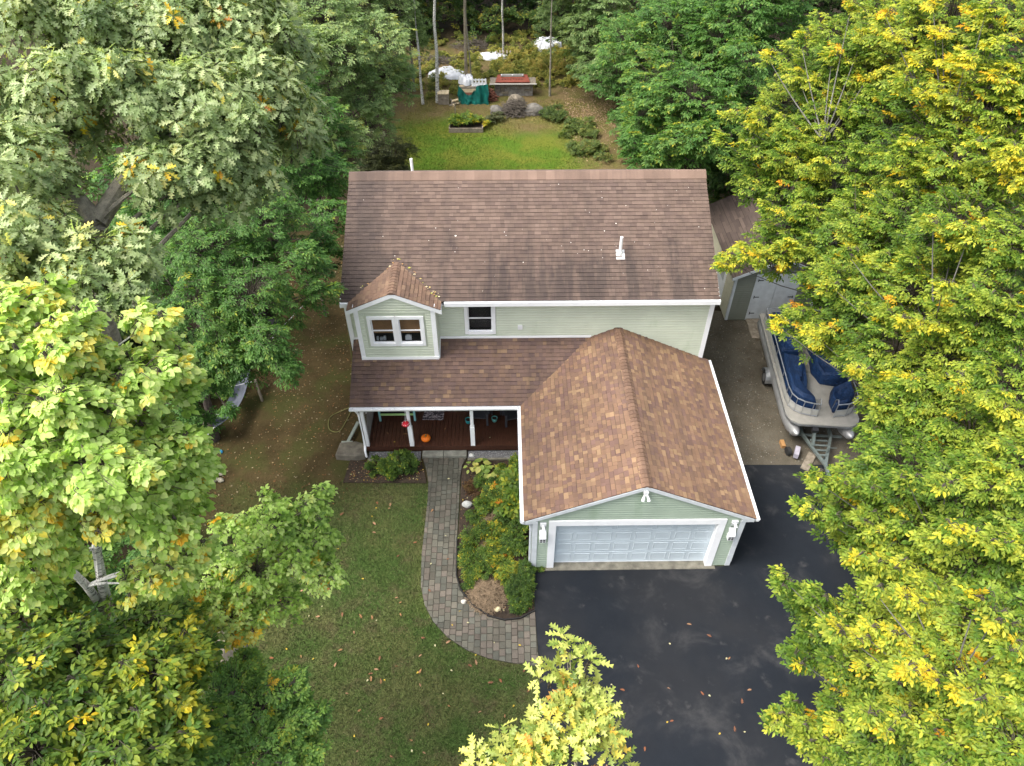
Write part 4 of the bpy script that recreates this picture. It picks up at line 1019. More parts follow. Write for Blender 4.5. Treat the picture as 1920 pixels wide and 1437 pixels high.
def flat_slab():
    P = [(-6.0,16.55),(-5.3,16.48),(-4.98,16.56),(-4.99,17.05),(-5.35,17.18),(-5.92,17.12)]
    m = MB(); m.loft([(x,y,-.02) for x,y in P], [(x,y,.24) for x,y in P]); cx = sum(p[0] for p in P)/6; cy = sum(p[1] for p in P)/6
    m.loft([(x,y,.2401) for x,y in P], [(cx+(x-cx)*.93,cy+(y-cy)*.93,.27) for x,y in P])
    m.build('stone_slab', simple('brown_stone', (.13,.115,.09), .9, .35, 4, .6, 30, fine=.2), label='large flat brown stone beside the left end of the porch', cat='stone')
flat_slab()
t = thing('drain_extension', 'grey green drain trough ending in a block beside the porch', 'drain', (-5.6,17.5,0))
MB().beam((-5.44,18.2,.16),(-5.70,17.28,.08),.11,.06).build('trough', simple('drain_grey', (.22,.25,.22), .7), t)
MB().box(-5.92,-5.52,17.18,17.32,.0,.12).build('end_block', simple('drain_block', (.26,.28,.24), .8), t)
ed = MB(); ep = [(-1.60,13.2),(-1.57,11.86),(-1.43,11.38),(-1.04,10.85),(-.57,10.50),(-.10,10.36),(.37,10.41),(.80,10.65)]
for a, b in zip(ep[:-1], ep[1:]): ed.beam((*a,.05),(*b,.05),.03,.12)
ed.build('bed_edging', M['edging'], label='black plastic edging curving round the planted bed', cat='edging')
rock('garden_stone', (-1.32,14.5,.02), (.17,.13,.12), 3, simple('pale_stone',(.38,.38,.36),.9,.2), label='pale round stone in the bed beside the paver path', cat='stone')
rock('garden_stone', (-1.22,16.62,.04), (.10,.08,.08), 4, simple('white_stone',(.55,.55,.53),.9,.2), label='small white stone on the gravel strip beside the step', cat='stone')
rock('garden_stone', (-1.30,10.98,.02), (.09,.07,.07), 5, simple('cream_stone',(.5,.47,.40),.9,.2), label='small cream stone by the black edging curve', cat='stone')
rock('garden_stone', (-.30,10.72,.02), (.10,.08,.07), 6, simple('yellow_stone',(.55,.47,.28),.9,.2), label='small yellowish stone on the dry grass at the bed tip', cat='stone')
G0, G1, G2, GY_, GO = (.022,.045,.012), (.05,.095,.02), (.12,.19,.03), (.45,.36,.03), (.42,.15,.02)
PG = [G0, G1, G2, GY_, GO]
plant('bed_shrub', 'bushy green shrub in the mulched bed left of the path', [(-4.15,16.0,.28,.34),(-3.75,16.1,.38,.42),(-3.35,16.05,.26,.34),(-3.9,15.75,.18,.3),(-3.5,16.3,.3,.3)], .07, 5, PG, 21, q0=1.25, lfa=.7, lfs=2.2, droop=.15)
plant('bed_shrub', 'low straggly plant at the left end of the porch bed', [(-4.75,16.15,.12,.2),(-4.55,15.85,.1,.2),(-4.6,16.4,.2,.16)], .06, 3, PG, 22, q0=1.4, qs=.5)
plant('bed_shrub', 'yellow green leafy shrub mid bed beside the garage', [(-.45,14.75,.4,0.41),(-.2,14.4,.35,0.41),(-.75,14.3,.28,0.37)], .075, 4.5, PG, 23, q0=1.65, lfa=.5, lfs=3, yprob=.03)
plant('bed_shrub', 'tall broad leaved bright green plant against the garage wall', [(.22,14.9,.75,0.41),(.3,14.45,.65,0.39),(.12,14.1,.5,0.39),(.35,15.3,.6,0.34)], .17, 4.5, PG, 24, q0=1.65, qs=.25, wide=.75, detail=1, k=3, m=4)
plant('bed_shrub', 'light green feathery plant rising by the garage eave', [(.35,15.75,.5,0.30),(.3,16.05,.4,0.24),(-.1,15.7,.25,0.34)], .09, 4, PG, 25, q0=1.95, qs=.35)
plant('bed_shrub', 'grassy green clump beside the path halfway down the bed', [(-1.15,13.1,.22,0.39),(-.85,13.35,.28,0.37),(-1.25,12.8,.15,0.27)], .10, 4, PG, 26, q0=1.55, wide=.3, yprob=.05)
plant('bed_shrub', 'upright lime green clump in the middle of the bed', [(-.45,13.3,.3,0.29),(-.4,12.95,.25,0.24)], .09, 4, PG, 27, q0=2.0)
plant('bed_shrub', 'spiky bright green clump near the curve of the path', [(-1.1,12.2,.2,0.39),(-.8,12.35,.28,0.37),(-1.05,11.9,.15,0.30)], .11, 4.5, PG, 28, q0=1.6, wide=.28, qs=.4)
plant('bed_shrub', 'dark green leafy plant low against the garage corner', [(.35,13.4,.3,0.37),(.15,12.9,.28,0.37),(.45,12.7,.25,0.30)], .09, 4, PG, 29, q0=1.2)
plant('bed_shrub', 'yellowing green plant behind the dry grass mound', [(-.35,12.2,.2,0.32),(.0,12.0,.24,0.34),(-.15,11.75,.18,0.27)], .085, 4, PG, 30, q0=1.75, yprob=.03)
plant('bed_shrub', 'dense low green ground cover at the driveway corner', [(.45,11.5,.14,0.41),(.4,11.0,.12,0.37),(.55,11.9,.16,0.34),(.25,11.25,.12,0.34),(.3,10.75,.08,0.24)], .055, 5, PG, 31, q0=1.15, lfa=.4, lfs=4)
plant('bed_shrub', 'small weeds at the left foot of the garage door', [(.80,12.05,.08,0.12),(1.02,12.02,.07,0.11)], .05, 4, PG, 32, q0=1.3)
plant('bed_shrub', 'reddish brown creeping plant between hosta and stone', [(-1.2,15.2,.08,0.30),(-.9,14.95,.1,0.30)], .05, 3, [(.05,.03,.015),(.10,.055,.025),(.14,.10,.03),(.2,.14,.03),(.2,.1,.03)], 33)
plant('bed_shrub', 'low mixed green cover filling the upper bed near the garage', [(-.9,15.3,.1,.35),(-.4,15.2,.15,.35),(.2,15.4,.15,.3),(-1.1,14.0,.12,.3),(-.2,13.7,.15,.35),(.0,13.3,.2,.3)], .06, 3.0, PG, 34, q0=1.3, lfa=.6, lfs=3)
plant('bed_shrub', 'low mixed green cover filling the lower bed along the edging', [(-1.3,12.45,.1,.25),(-.5,12.6,.12,.3),(-.1,12.5,.15,.3),(-1.2,11.6,.1,.25),(-.7,11.95,.14,.3),(.1,11.6,.14,.3)], .06, 3.0, PG, 35, q0=1.5, lfa=.6, lfs=3, yprob=.05)
def hosta(x, y, n, Lf, label, seed):
    rng = np.random.default_rng(seed); t = thing('hosta', label, 'hosta', (x,y,0))
    for i in range(n):
        a = i*2.399; rr = .10 + .35*(i/n)**.7; h = .32*(1-(i/n)*.55)+.08; L_ = Lf*rng.uniform(.8,1.15)
        b = np.array([x+rr*.4*math.cos(a), y+rr*.4*math.sin(a), h]); d = np.array([math.cos(a),math.sin(a),-.15-.25*i/n]); 
        V, F, kv = emit_leaves(b[None], unit(d[None]), unit(np.array([[d[0]*.4,d[1]*.4,1.]])), np.array([L_]), .78, 1)
        c1 = palette([(.07,.13,.03),(.22,.30,.07),(.48,.44,.13)], np.array([rng.uniform(.3,2)]))[0]
        mesh_np('leaf', V, F, M['leaf'], t, np.tile(c1,(kv,1)))
        v2, f2 = sticks(np.array([[x,y,.02]]), b[None], .008, .006); mesh_np('leaf_stalk', v2, f2, M['stem'], t)
hosta(-.85, 16.02, 16, .27, 'hosta with large yellow green leaves near the porch step', 5)
hosta(-.45, 15.72, 14, .25, 'second hosta with yellow green leaves nearer the garage', 6)
hosta(-1.22, 15.95, 9, .16, 'small pale hosta at the edge of the paver path', 7)
def straw(name, c, r, n, label, mat, seed, h=.22, ln=.45, th=.006):
    rng = np.random.default_rng(seed); a = rng.uniform(0,6.28,n); q = np.sqrt(rng.random(n))
    P = np.stack([c[0]+r[0]*q*np.cos(a), c[1]+r[1]*q*np.sin(a), c[2]+.03+h*(1-q**2)*rng.random(n)**.5], 1)
    d = rng.normal(size=(n,3)); d[:,2] *= .25; d = unit(d); l = ln*rng.uniform(.4,1.1,n)[:,None]
    A, B = P-d*l/2, P+d*l/2; A[:,2] = np.maximum(A[:,2],.02); B[:,2] = np.maximum(B[:,2],.02)
    v, f = sticks(A, B, th, th*.5); return mesh_np(name, v, f, mat, label=label, cat='dry grass' if mat is M['straw'] else 'brush')
straw('dry_grass', (-.62,11.15,0), (.55,.55), 900, 'mound of dry tan grass at the tip of the planted bed', M['straw'], 3)
straw('dry_grass', (-.62,12.75,0), (.28,.6), 420, 'strip of dry straw lying among the bed plants', M['straw'], 4, .15)
straw('dry_grass', (-.62,13.95,0), (.3,.3), 260, 'small patch of dry stems below the yellow green shrub', M['straw'], 5, .2)

# ------------------------------------------------------------------ left yard
def hose():
    pts = [(-5.36,19.1,4.2),(-5.42,19.0,2.6),(-5.55,18.9,1.2),(-5.75,18.9,.35),(-6.1,18.9,.08),(-6.55,18.6,.03),(-6.5,18.0,.03),(-6.15,17.85,.03),(-5.95,18.3,.03),(-5.75,19.4,.03),(-5.6,21.0,.03)]
    sm = []
    for i in range(len(pts)-1):
        p0, p1, p2, p3 = [Vector(pts[max(0,min(len(pts)-1,i+k))]) for k in (-1,0,1,2)]
        for t in (0,.2,.4,.6,.8): sm.append(.5*((2*p1)+(-p0+p2)*t+(2*p0-5*p1+4*p2-p3)*t*t+(-p0+3*p1-3*p2+p3)*t**3))
    MB().tube(sm, .014, 6).build('garden_hose', M['hose'], label='yellow green hose hanging by the house corner and looping over the dirt', cat='hose')
hose()
def hammock():
    t = thing('fabric_sheet', 'long grey fabric sheet strung with white cord beneath the left trees', 'fabric', (-9.95,18.8,.0))
    V, F = [], []; A, B = np.array([-9.75,20.35,1.1]), np.array([-10.15,17.15,1.1]); n, m = 24, 9
    sd = np.array([.97,-.24,0])
    for i in range(n):
        u_ = i/(n-1); p = A*(1-u_)+B*u_ - np.array([0,0,.45*math.sin(math.pi*u_)]); wv = .06+.20*math.sin(math.pi*u_)**.6
        for j in range(m):
            s_ = j/(m-1)*2-1; V.append(p + sd*s_*wv + np.array([0,0,.22*s_*s_*wv*2 + .025*math.sin(7*s_+3*u_)]))
    for i in range(n-1):
        for j in range(m-1): a = i*m+j; F.append((a,a+1,a+m+1,a+m))
    V = np.array(V); k = len(V); V2 = V - np.array([0,0,.008]); F = np.array(F)
    mesh_np('sheet', np.concatenate([V,V2]), np.concatenate([F, F[:,::-1]+k]), M['grey_fabric'], t, smooth=True)
    MB().tube([tuple(A),(-8.75,22.6,1.3),(-7.75,24.6,1.5)], .014, 5).build('cord', M['rope'], t); MB().tube([tuple(B),(-10.6,15.2,1.4)], .014, 5).build('cord', M['rope'], t)
    for u_ in (.3,.75):
        p = A*(1-u_)+B*u_; MB().tube([(p[0]-.42,p[1]-.2,1.02),(p[0]+.42,p[1]+.1,1.02)], .007, 5).build('spreader_rod', M['rope'], t)
    for p in ((-9.3,19.5),(-7.75,24.6)): MB().box(p[0]-.04,p[0]+.04,p[1]-.04,p[1]+.04,0,1.12 if p[1] < 20 else 1.55).build('support_post', M['wood_old'], t)
hammock()
for i, (x, y, s) in enumerate(((-10.32,15.75,.16),(-10.05,15.68,.13),(-10.18,16.0,.15),(-9.9,15.95,.12),(-10.45,16.05,.14),(-10.12,15.84,.11),(-9.82,15.66,.11))):
    rock('pale_stone', (x,y,.0 if i != 5 else .14), (s,s*.85,s*.7), 40+i, simple('stone_tan',(.27,.25,.19),.9,.3) if i == 0 else bpy.data.materials['stone_tan'], label='rounded pale stone in the small heap at the edge of the dirt yard', cat='stone', group='heap of pale stones by the left trees')
def blue_tub(x, y, label, s):
    t = thing('storage_tub', label, 'tub', (x,y,0))
    MB().loft([(x-.28*s,y-.2*s,0),(x+.28*s,y-.2*s,0),(x+.28*s,y+.2*s,0),(x-.28*s,y+.2*s,0)],[(x-.34*s,y-.25*s,.42*s),(x+.34*s,y-.25*s,.42*s),(x+.34*s,y+.25*s,.42*s),(x-.34*s,y+.25*s,.42*s)]).build('tub_body', M['blue_plastic'], t)
    MB().box(x-.36*s,x+.36*s,y-.27*s,y+.27*s,.422*s,.47*s).build('lid', M['black'], t)
blue_tub(-10.55,24.3,'dark blue tub half hidden under the left trees',1.3); blue_tub(-9.8,23.6,'smaller dark tub at the edge of the dirt under the branches',1.0)
rock('blue_scrap', (-10.2,16.95,.0), (.12,.09,.09), 77, M['cyan'], label='small bright blue scrap lying by the stone heap', cat='scrap', sub=1)
def stump():
    t = thing('tree_stump', 'grey brown cut tree stump at the left edge of the lawn', 'stump', (-8.1,9.5,0))
    MB().lathe([(.52,0),(.42,.15),(.37,.45),(.35,.62)], (-8.1,9.5,-.02), 20, lambda a, z: 1+.10*math.sin(5*a)+.05*math.sin(11*a)).build('stump_body', M['bark_tan'], t, smooth=True)
    MB().lathe([(.33,0),(.31,.02)], (-8.1,9.5,.602), 20, lambda a, z: 1+.10*math.sin(5*a)+.05*math.sin(11*a)).build('cut_face', M['wood_old'], t)
stump()

# ------------------------------------------------------------------ shed
def shed():
    t = thing('shed', 'grey green sided shed with dark brown roof and white double doors', 'shed', (11.2,26.5,0))
    x0, x1, y0, y1, ze, za, xm = 9.42, 12.98, 24.1, 29.2, 2.5, 3.36, 11.2; sl = (za-ze)/(xm-x0)
    w_ = MB().box(x0+.02,x1-.02,y0+.02,y1,0,ze); w_.loft([(x0+.02,y0+.02,ze),(x1-.02,y0+.02,ze),(xm,y0+.02,za-.05)],[(x0+.02,y1,ze),(x1-.02,y1,ze),(xm,y1,za-.05)]); w_ = w_.build('wall', M['siding_shed'], t)
    gb = lambda z: (x0,x1) if z <= ze else (xm-(za-.05-z)/sl, xm+(za-.05-z)/sl)
    side_wall(w_, (0,y0+.02), (1,0), (0,-1), .08, 3.22, gb, [(10.28,12.12,-.1,2.42)], M['siding_shed'], .105)
    cream = simple('cream_siding', (.42,.40,.30), .6, .1)
    side_wall(w_, (x0+.02,0), (0,1), (-1,0), .08, 2.45, lambda z: (y0+.05,y1), [(25.1,26.2,-.1,2.2)], cream, .105)
    cols = [((.085,.068,.062),4),((.075,.06,.056),3),((.098,.078,.07),2)]
    for s in (-1, 1):
        xe = xm + s*(xm-x0+.2); zee = ze-.2*sl+.02
        rf = slab('roof', [(xe,y0-.25,zee-e),(xe,y1+.2,zee-e),(xm,y1+.2,za+.02-e),(xm,y0-.25,za+.02-e)], .07, M['asphalt_under'], t)
        L_ = math.hypot(xm-xe, za+.02-zee)
        n0 = len(TABS); shingle_field(rf, M['sh_new'], (xe,0,zee), (0,1,0), (xm-xe,0,za+.02-zee), [(y0-.26,0),(y1+.21,0),(y1+.21,L_),(y0-.26,L_)], cols, 30+s, .145, (.5,.95), .012)
        jm, jc = MB(), []
        for _, mb, cc, par, mt in TABS[n0:]: jm.add(mb.v, mb.f); jc.append(cc)
        jm.build('shingle_courses', M['sh_new'], rf, col=np.concatenate(jc), kind='stuff')
        p, q = (xe,zee-.02), (xm,za-.0)
        MB().loft([(p[0],y0-.275,p[1]-.13),(p[0],y0-.235,p[1]-.13),(p[0],y0-.235,p[1]),(p[0],y0-.275,p[1])],[(q[0],y0-.275,q[1]-.13),(q[0],y0-.235,q[1]-.13),(q[0],y0-.235,q[1]),(q[0],y0-.275,q[1])]).build('rake_board', M['trim_old'], t)
        xc = x0 if s < 0 else x1-.11; MB().box(xc,xc+.11,y0-.022,y0+.1,.05,ze).build('corner_board', M['trim_old'], t)
    for a, b in ((10.38,11.18),(11.20,12.02)):
        d = MB().box(a,b,y0-.02,y0+.015,.12,2.34).build('door', M['trim_old'], t)
        for k in range(5): MB().box(a+.01+k*(b-a)/5,a+(k+1)*(b-a)/5-.004,y0-.026,y0-.0205,.13,2.33).build('door_plank', M['trim_old'], d)
        for z in (.4,1.25,2.1):
            xa = a if a < 11 else b-.22; MB().box(xa,xa+.22,y0-.036,y0-.027,z,z+.035).build('hinge', M['dark_iron'], d); xq = a if a < 11 else b-.03; MB().box(xq,xq+.03,y0-.038,y0-.0275,z-.05,z+.085).build('hinge_plate', M['dark_iron'], d)
    for a, b in ((10.28,10.375),(12.025,12.12)): MB().box(a,b,y0-.024,y0+.018,.06,2.42).build('door_casing', M['trim_old'], t)
    MB().box(10.376,12.024,y0-.024,y0+.018,2.345,2.42).build('door_casing', M['trim_old'], t)
    sd = MB().box(x0-.03,x0+.018,25.2,26.1,.12,2.1).build('side_door', M['trim'], t); MB().box(x0-.036,x0-.0305,25.32,25.98,1.2,1.95).build('pane', M['glass'], sd)
    for a, b in ((25.1,25.195),(26.105,26.2)): MB().box(x0-.034,x0+.018,a,b,.08,2.2).build('door_casing', M['trim'], t)
    MB().box(8.75,9.36,25.1,26.2,.0,.14).build('doorstep', M['concrete'], t)
    rm = MB().loft([(10.3,22.9,.03),(12.1,22.9,.03),(12.1,24.05,.14),(10.3,24.05,.14)],[(10.3,22.9,.01),(12.1,22.9,.01),(12.1,24.05,.0),(10.3,24.05,.0)]); rm.build('ramp', M['wood_old'], t)
shed()

# ------------------------------------------------------------------ pontoon boat on its trailer
BOX, BOY, BRZ = 9.80, 16.95, R(-5.3)
def boat():
    t = thing('pontoon_boat', 'pontoon boat with navy blue seat covers parked beside the house', 'boat', (BOX,BOY,0), BRZ)
    Wd, Ln, zd = 2.5, 6.1, 1.25
    for x in (.32, Wd-.32):
        pts = [(x,-.25,.98),(x,-.05,.86),(x,.35,.78),(x,1,.76),(x,Ln-.2,.76),(x,Ln,.76)]
        MB().tube(pts, [.04,.16,.27,.31,.31,.30], 18).build('pontoon', M['alu_dull'], t, smooth=True)
        MB().box(x-.1,x+.1,.6,Ln-.1,1.06,1.16).build('pontoon_bracket', M['alu_dull'], t)
    P = [(0,.45),(.12,.14),(.4,0),(Wd-.4,0),(Wd-.12,.14),(Wd,.45),(Wd,Ln),(0,Ln)]
    MB().loft([(x,y,1.165) for x,y in P],[(x,y,zd) for x,y in P]).build('deck', M['boatdeck'], t)
    MB().loft([(x*1.012-.015,y*1.004-.014,1.15) for x,y in P],[(x*1.012-.015,y*1.004-.014,1.225) for x,y in P]).build('deck_rim', M['alu'], t)
    # railing fence: left side, curved front left, right side
    def fence(path, name='railing'):
        q = MB(); 
        q.tube([(x,y,zd+.62) for x,y in path], .022, 8); f_ = q.build(name, M['alu'], t)
        MB().tube([(x,y,zd+.34) for x,y in path], .012, 6).build('rail', M['alu'], f_); MB().tube([(x,y,zd+.05) for x,y in path], .016, 6).build('rail', M['alu'], f_)
        for (xa,ya),(xb,yb) in zip(path[:-1],path[1:]):
            MB().beam((xa,ya,zd+.20),(xb,yb,zd+.20),.012,.24).build('rail_panel', M['fence_panel'], f_)
            MB().tube([(xa,ya,zd),(xa,ya,zd+.62)], .016, 6).build('rail_post', M['alu'], f_)
        xa, ya = path[-1]; MB().tube([(xa,ya,zd),(xa,ya,zd+.62)], .016, 6).build('rail_post', M['alu'], f_)
    fence([(.08,5.6),(.08,4.4),(.08,3.2),(.08,2.0),(.08,1.2),(.13,.85),(.28,.62),(.5,.48),(.8,.40),(1.02,.38)])
    fence([(Wd-.08,5.6),(Wd-.08,4.2),(Wd-.08,2.8),(Wd-.08,1.2),(Wd-.13,.85),(Wd-.28,.62),(Wd-.5,.48),(Wd-.9,.40)])
    fence([(.08,5.6),(.7,5.75)]); fence([(Wd-.08,5.6),(1.6,5.75)])
    for x in (1.02, Wd-.9): MB().tube([(x,.38,zd+.62),(x+.02,.55,zd+.72),(x+.02,.72,zd+.55),(x+.02,.72,zd)], .014, 6).build('gate_rail', M['alu'], t)
    def covered(outline, hs, back=None):
        """soft cover: outline loop at deck, swelling top; back = (loop indices raised)"""
        n = len(outline); cx = sum(p[0] for p in outline)/n; cy = sum(p[1] for p in outline)/n
        rings = []
        for k, (f, z) in enumerate(((1.0,.02),(1.02,.2),(1.0,.5),(.93,.86),(.8,1.0),(.45,.96),(.1,.94))):
            ring = []
            for i, (x,y) in enumerate(outline):
                h = hs[i] if z <= .9 else hs[i]*(1 if f > .7 else (.86 if f > .3 else .8))
                wr = 1 + .015*math.sin(9*i+3*k)
                ring.append((cx+(x-cx)*f*wr, cy+(y-cy)*f*wr, zd+.005+z*h))
            rings.append(ring)
        mb = MB()
        for a, b in zip(rings[:-1], rings[1:]): mb.loft(a, b, False)
        mb.add(rings[-1], [tuple(range(n))]); return mb.build('seat_cover', M['cover'], t, smooth=True)
    def dense(P, m=4):
        out = []
        for i in range(len(P)):
            a, b = P[i], P[(i+1)%len(P)]
            for k in range(m): out.append(tuple(a[j]+(b[j]-a[j])*k/m for j in range(len(a))))
        return out
    def cov(P): d = dense(P); covered([(p[0],p[1]) for p in d], [p[2] for p in d])
    cov([(.16,1.05,.68),(.45,.66,.68),(.95,.55,.58),(1.0,.85,.45),(.78,1.25,.45),(.92,1.75,.42),(1.02,2.6,.42),(.9,3.0,.68),(.2,3.05,.74),(.14,2.2,.74)])
    cov([(.18,3.15,.66),(.85,3.12,.66),(.9,3.5,.8),(.85,3.95,.8),(.25,3.98,.7)])
    cov([(.2,4.1,.7),(.95,4.15,.9),(1.05,4.9,.95),(.9,5.4,.75),(.2,5.45,.7)])
    cov([(1.5,2.05,.5),(Wd-.15,1.9,.7),(Wd-.15,3.3,.7),(1.35,3.2,.75),(1.3,2.6,.55)])
    cov([(1.62,.62,.45),(Wd-.5,.58,.68),(Wd-.16,1.05,.68),(Wd-.16,1.75,.7),(1.75,1.55,.45),(1.6,1.1,.45)])
    cov([(1.5,3.5,.7),(Wd-.2,3.45,.75),(Wd-.2,5.3,.8),(1.5,5.3,.8),(1.35,4.4,1.0)])
boat()
def trailer():
    t = thing('boat_trailer', 'grey steel boat trailer under the pontoon boat', 'trailer', (BOX,BOY,0), BRZ)
    xm = 1.25
    fr = MB()
    for x in (.75,1.75): fr.box(x-.05,x+.05,.3,5.4,.36,.46)
    for y in (.35,1.6,3.0,4.2,5.3): fr.box(.34,2.16,y-.04,y+.04,.30,.359)
    fr.beam((.75,.3,.41),(xm,-1.1,.42),.09,.09); fr.beam((1.75,.3,.41),(xm,-1.1,.42),.09,.09)
    fr = fr.build('frame', M['galv'], t)
    MB().beam((xm,-.9,.43),(xm,-1.75,.42),.10,.10).build('tongue', M['galv'], t); MB().tube([(xm,-1.72,.42),(xm,-1.95,.42)], [.05,.07], 8).build('coupler', simple('coupler_paint',(.45,.36,.22),.6), t)
    for k, y in enumerate((-.02,-.25,-.48,-.70)): MB().box(xm-.30+.06*k,xm+.30-.06*k,y-.035,y+.035,.462,.49).build('cross_rung', M['galv'], t)
    ws = MB().beam((xm-.25,-.25,.46),(xm-.30,.10,1.15),.09,.09).build('winch_post', M['galv'], t); MB().obox((xm-.30,-.02,1.05),(.2,.22,.16),Matrix.Rotation(.3,3,'X')).build('winch', M['black'], ws)
    jk = MB().tube([(xm+.16,-.55,.03),(xm+.16,-.55,.75)], .035, 8).build('jack', M['galv'], t); MB().tube([(xm+.16,-.55,.70),(xm+.42,-.55,.72)], .012, 5).build('jack_crank', M['galv'], jk)
    MB().obox((xm-.78,-.42,.24),(.16,.42,.20),Matrix.Rotation(-.35,3,'Z')).build('battery_box', simple('box_grey',(.33,.31,.36),.6), t)
    for x in (.02,2.48):
        wh = MB().tube([(x-.09,3.3,.31),(x+.09,3.3,.31)], .30, 20).build('wheel', M['rubber'], t); MB().tube([(x-.096,3.3,.31),(x+.096,3.3,.31)], .16, 14).build('rim', M['alu'], wh)
        fd_ = MB(); ring = [(math.cos(a)*.38,math.sin(a)*.38) for a in np.linspace(0,math.pi,9)]
        for (ya,za),(yb,zb_) in zip(ring[:-1],ring[1:]): fd_.loft([(x-.13,3.3+ya,.33+za),(x+.13,3.3+ya,.33+za),(x+.13,3.3+ya*.96,.33+za*.96),(x-.13,3.3+ya*.96,.33+za*.96)],[(x-.13,3.3+yb,.33+zb_),(x+.13,3.3+yb,.33+zb_),(x+.13,3.3+yb*.96,.33+zb_*.96),(x-.13,3.3+yb*.96,.33+zb_*.96)])
        fd_.build('fender', M['alu'], t)
trailer()
t = thing('spare_wheel', 'small jockey wheel and block on the gravel before the boat', 'wheel', (9.98,16.62,0))
MB().tube([(9.92,16.6,.16),(10.04,16.62,.16)], .155, 14).build('tyre', M['rubber'], t); MB().box(9.84,9.98,16.86,17.16,.012,.15).build('wood_block', simple('orange_wood',(.33,.18,.07),.8), t)
MB().beam((10.35,15.85,.05),(10.85,16.55,.09),.28,.03).build('loose_board', M['wood_old'], label='weathered loose board lying under the trailer tongue', cat='board')

# ------------------------------------------------------------------ backyard
def raised_bed():
    t = thing('raised_bed', 'weathered wooden raised garden bed on the back lawn', 'raised bed', (-2.28,42.9,0))
    for a in ((-3.32,-1.24,42.28,42.35),(-3.32,-1.24,43.5,43.57)): MB().box(*a,0,.27).build('plank', M['wood_old'], t)
    for a in ((-3.32,-3.25,42.352,43.498),(-1.31,-1.24,42.352,43.498)): MB().box(*a,0,.265).build('plank', M['wood_old'], t)
    MB().box(-3.25,-1.31,42.35,43.5,0,.2).build('bed_soil', M['soil'], t)
raised_bed()
plant('bed_plants', 'bright green leafy crop growing in the raised bed', [(-3.0,42.7,.5,.3),(-2.6,42.9,.55,.36),(-2.15,42.75,.5,.34),(-1.75,42.9,.5,.34),(-2.9,43.2,.5,.34),(-2.3,43.2,.6,.36),(-1.6,43.2,.45,.3)], .14, 5, PG, 51, cat='plants', q0=1.8, wide=.7, droop=.1)
MB().box(-2.98,-2.93,43.6,43.65,0,1.25).build('garden_stake', M['wood_old'], label='thin dark stake behind the raised bed', cat='stake')
plant('yellow_plant', 'dry yellow plant at the right end of the raised bed', [(-1.05,42.8,.35,.25),(-1.0,43.1,.25,.22)], .10, 3, PG, 52, cat='plant', q0=2.6)
plant('low_shrub', 'grey green low shrub between the raised bed and the boulders', [(-.75,43.6,.25,.35),(-.35,43.9,.3,.4)], .10, 4, [(.04,.05,.025),(.09,.10,.05),(.14,.15,.07),(.3,.25,.06),(.3,.2,.05)], 53)
rock('boulder', (-.4,44.9,0), (.48,.42,.36), 60, simple('grey_rock',(.135,.125,.11),.9,.35,5,.8,25), label='grey boulder at the left end of the brush pile', cat='boulder', sub=3)
rock('boulder', (1.9,44.9,0), (.62,.45,.40), 61, bpy.data.materials['grey_rock'], label='large grey boulder at the right end of the brush pile', cat='boulder', sub=3)
rock('boulder', (.75,45.6,0), (.6,.35,.62), 62, simple('tan_rock',(.17,.145,.11),.9,.3), label='tan boulder behind the brush pile', cat='boulder', sub=3)
straw('brush_pile', (.75,45.0,0), (.95,.7), 420, 'heap of cut grey brown brush between the boulders', M['brush'], 9, .85, .9, .022)
def woodpile():
    t = thing('wood_pile', 'stack of lumber partly wrapped in a dark green tarp', 'wood pile', (-1.95,46.9,0)); rnd = random.Random(4)
    for r in range(9):
        for k in range(6):
            y = 46.5 + k*.15; MB().box(-2.8+rnd.uniform(-.06,.06),-1.1+rnd.uniform(-.06,.06),y,y+.135,.04+r*.115,.145+r*.115).build('lumber_piece', M[rnd.choice(['wood_red','wood_old','wood_pale','wood_old'])], t)
def tarp():
    V, F, n, m = [], [], 40, 14
    for i in range(n):
        u_ = i/(n-1); x = -2.92 + 1.98*u_; ztop = 1.12 - .62*math.sin(math.pi*min(1,u_*1.45))**2*(u_ < .69) + .10*u_
        for j in range(m):
            v_ = j/(m-1); z = ztop*(1-v_)+.02; y = 46.44 - .04*math.sin(19*u_+2*v_) - .10*v_ - .05*math.sin(31*u_ - 3*v_) + (.25*(1-u_*8) if u_ < .125 else 0)
            V.append((x + .03*math.sin(9*v_+4*u_), y, z))
    for i in range(n-1):
        for j in range(m-1): a = i*m+j; F.append((a,a+m,a+m+1,a+1))
    # top flap folded back over the pile on the right
    V = np.array(V); k = len(V); F = np.array(F)
    V2 = V + np.array([0,.012,0])
    mesh_np('green_tarp', np.concatenate([V,V2]), np.concatenate([F,F[:,::-1]+k]), M['tarp_green'], smooth=True, label='dark green tarp draped over the front of the lumber stack', cat='tarp')
woodpile(); tarp()
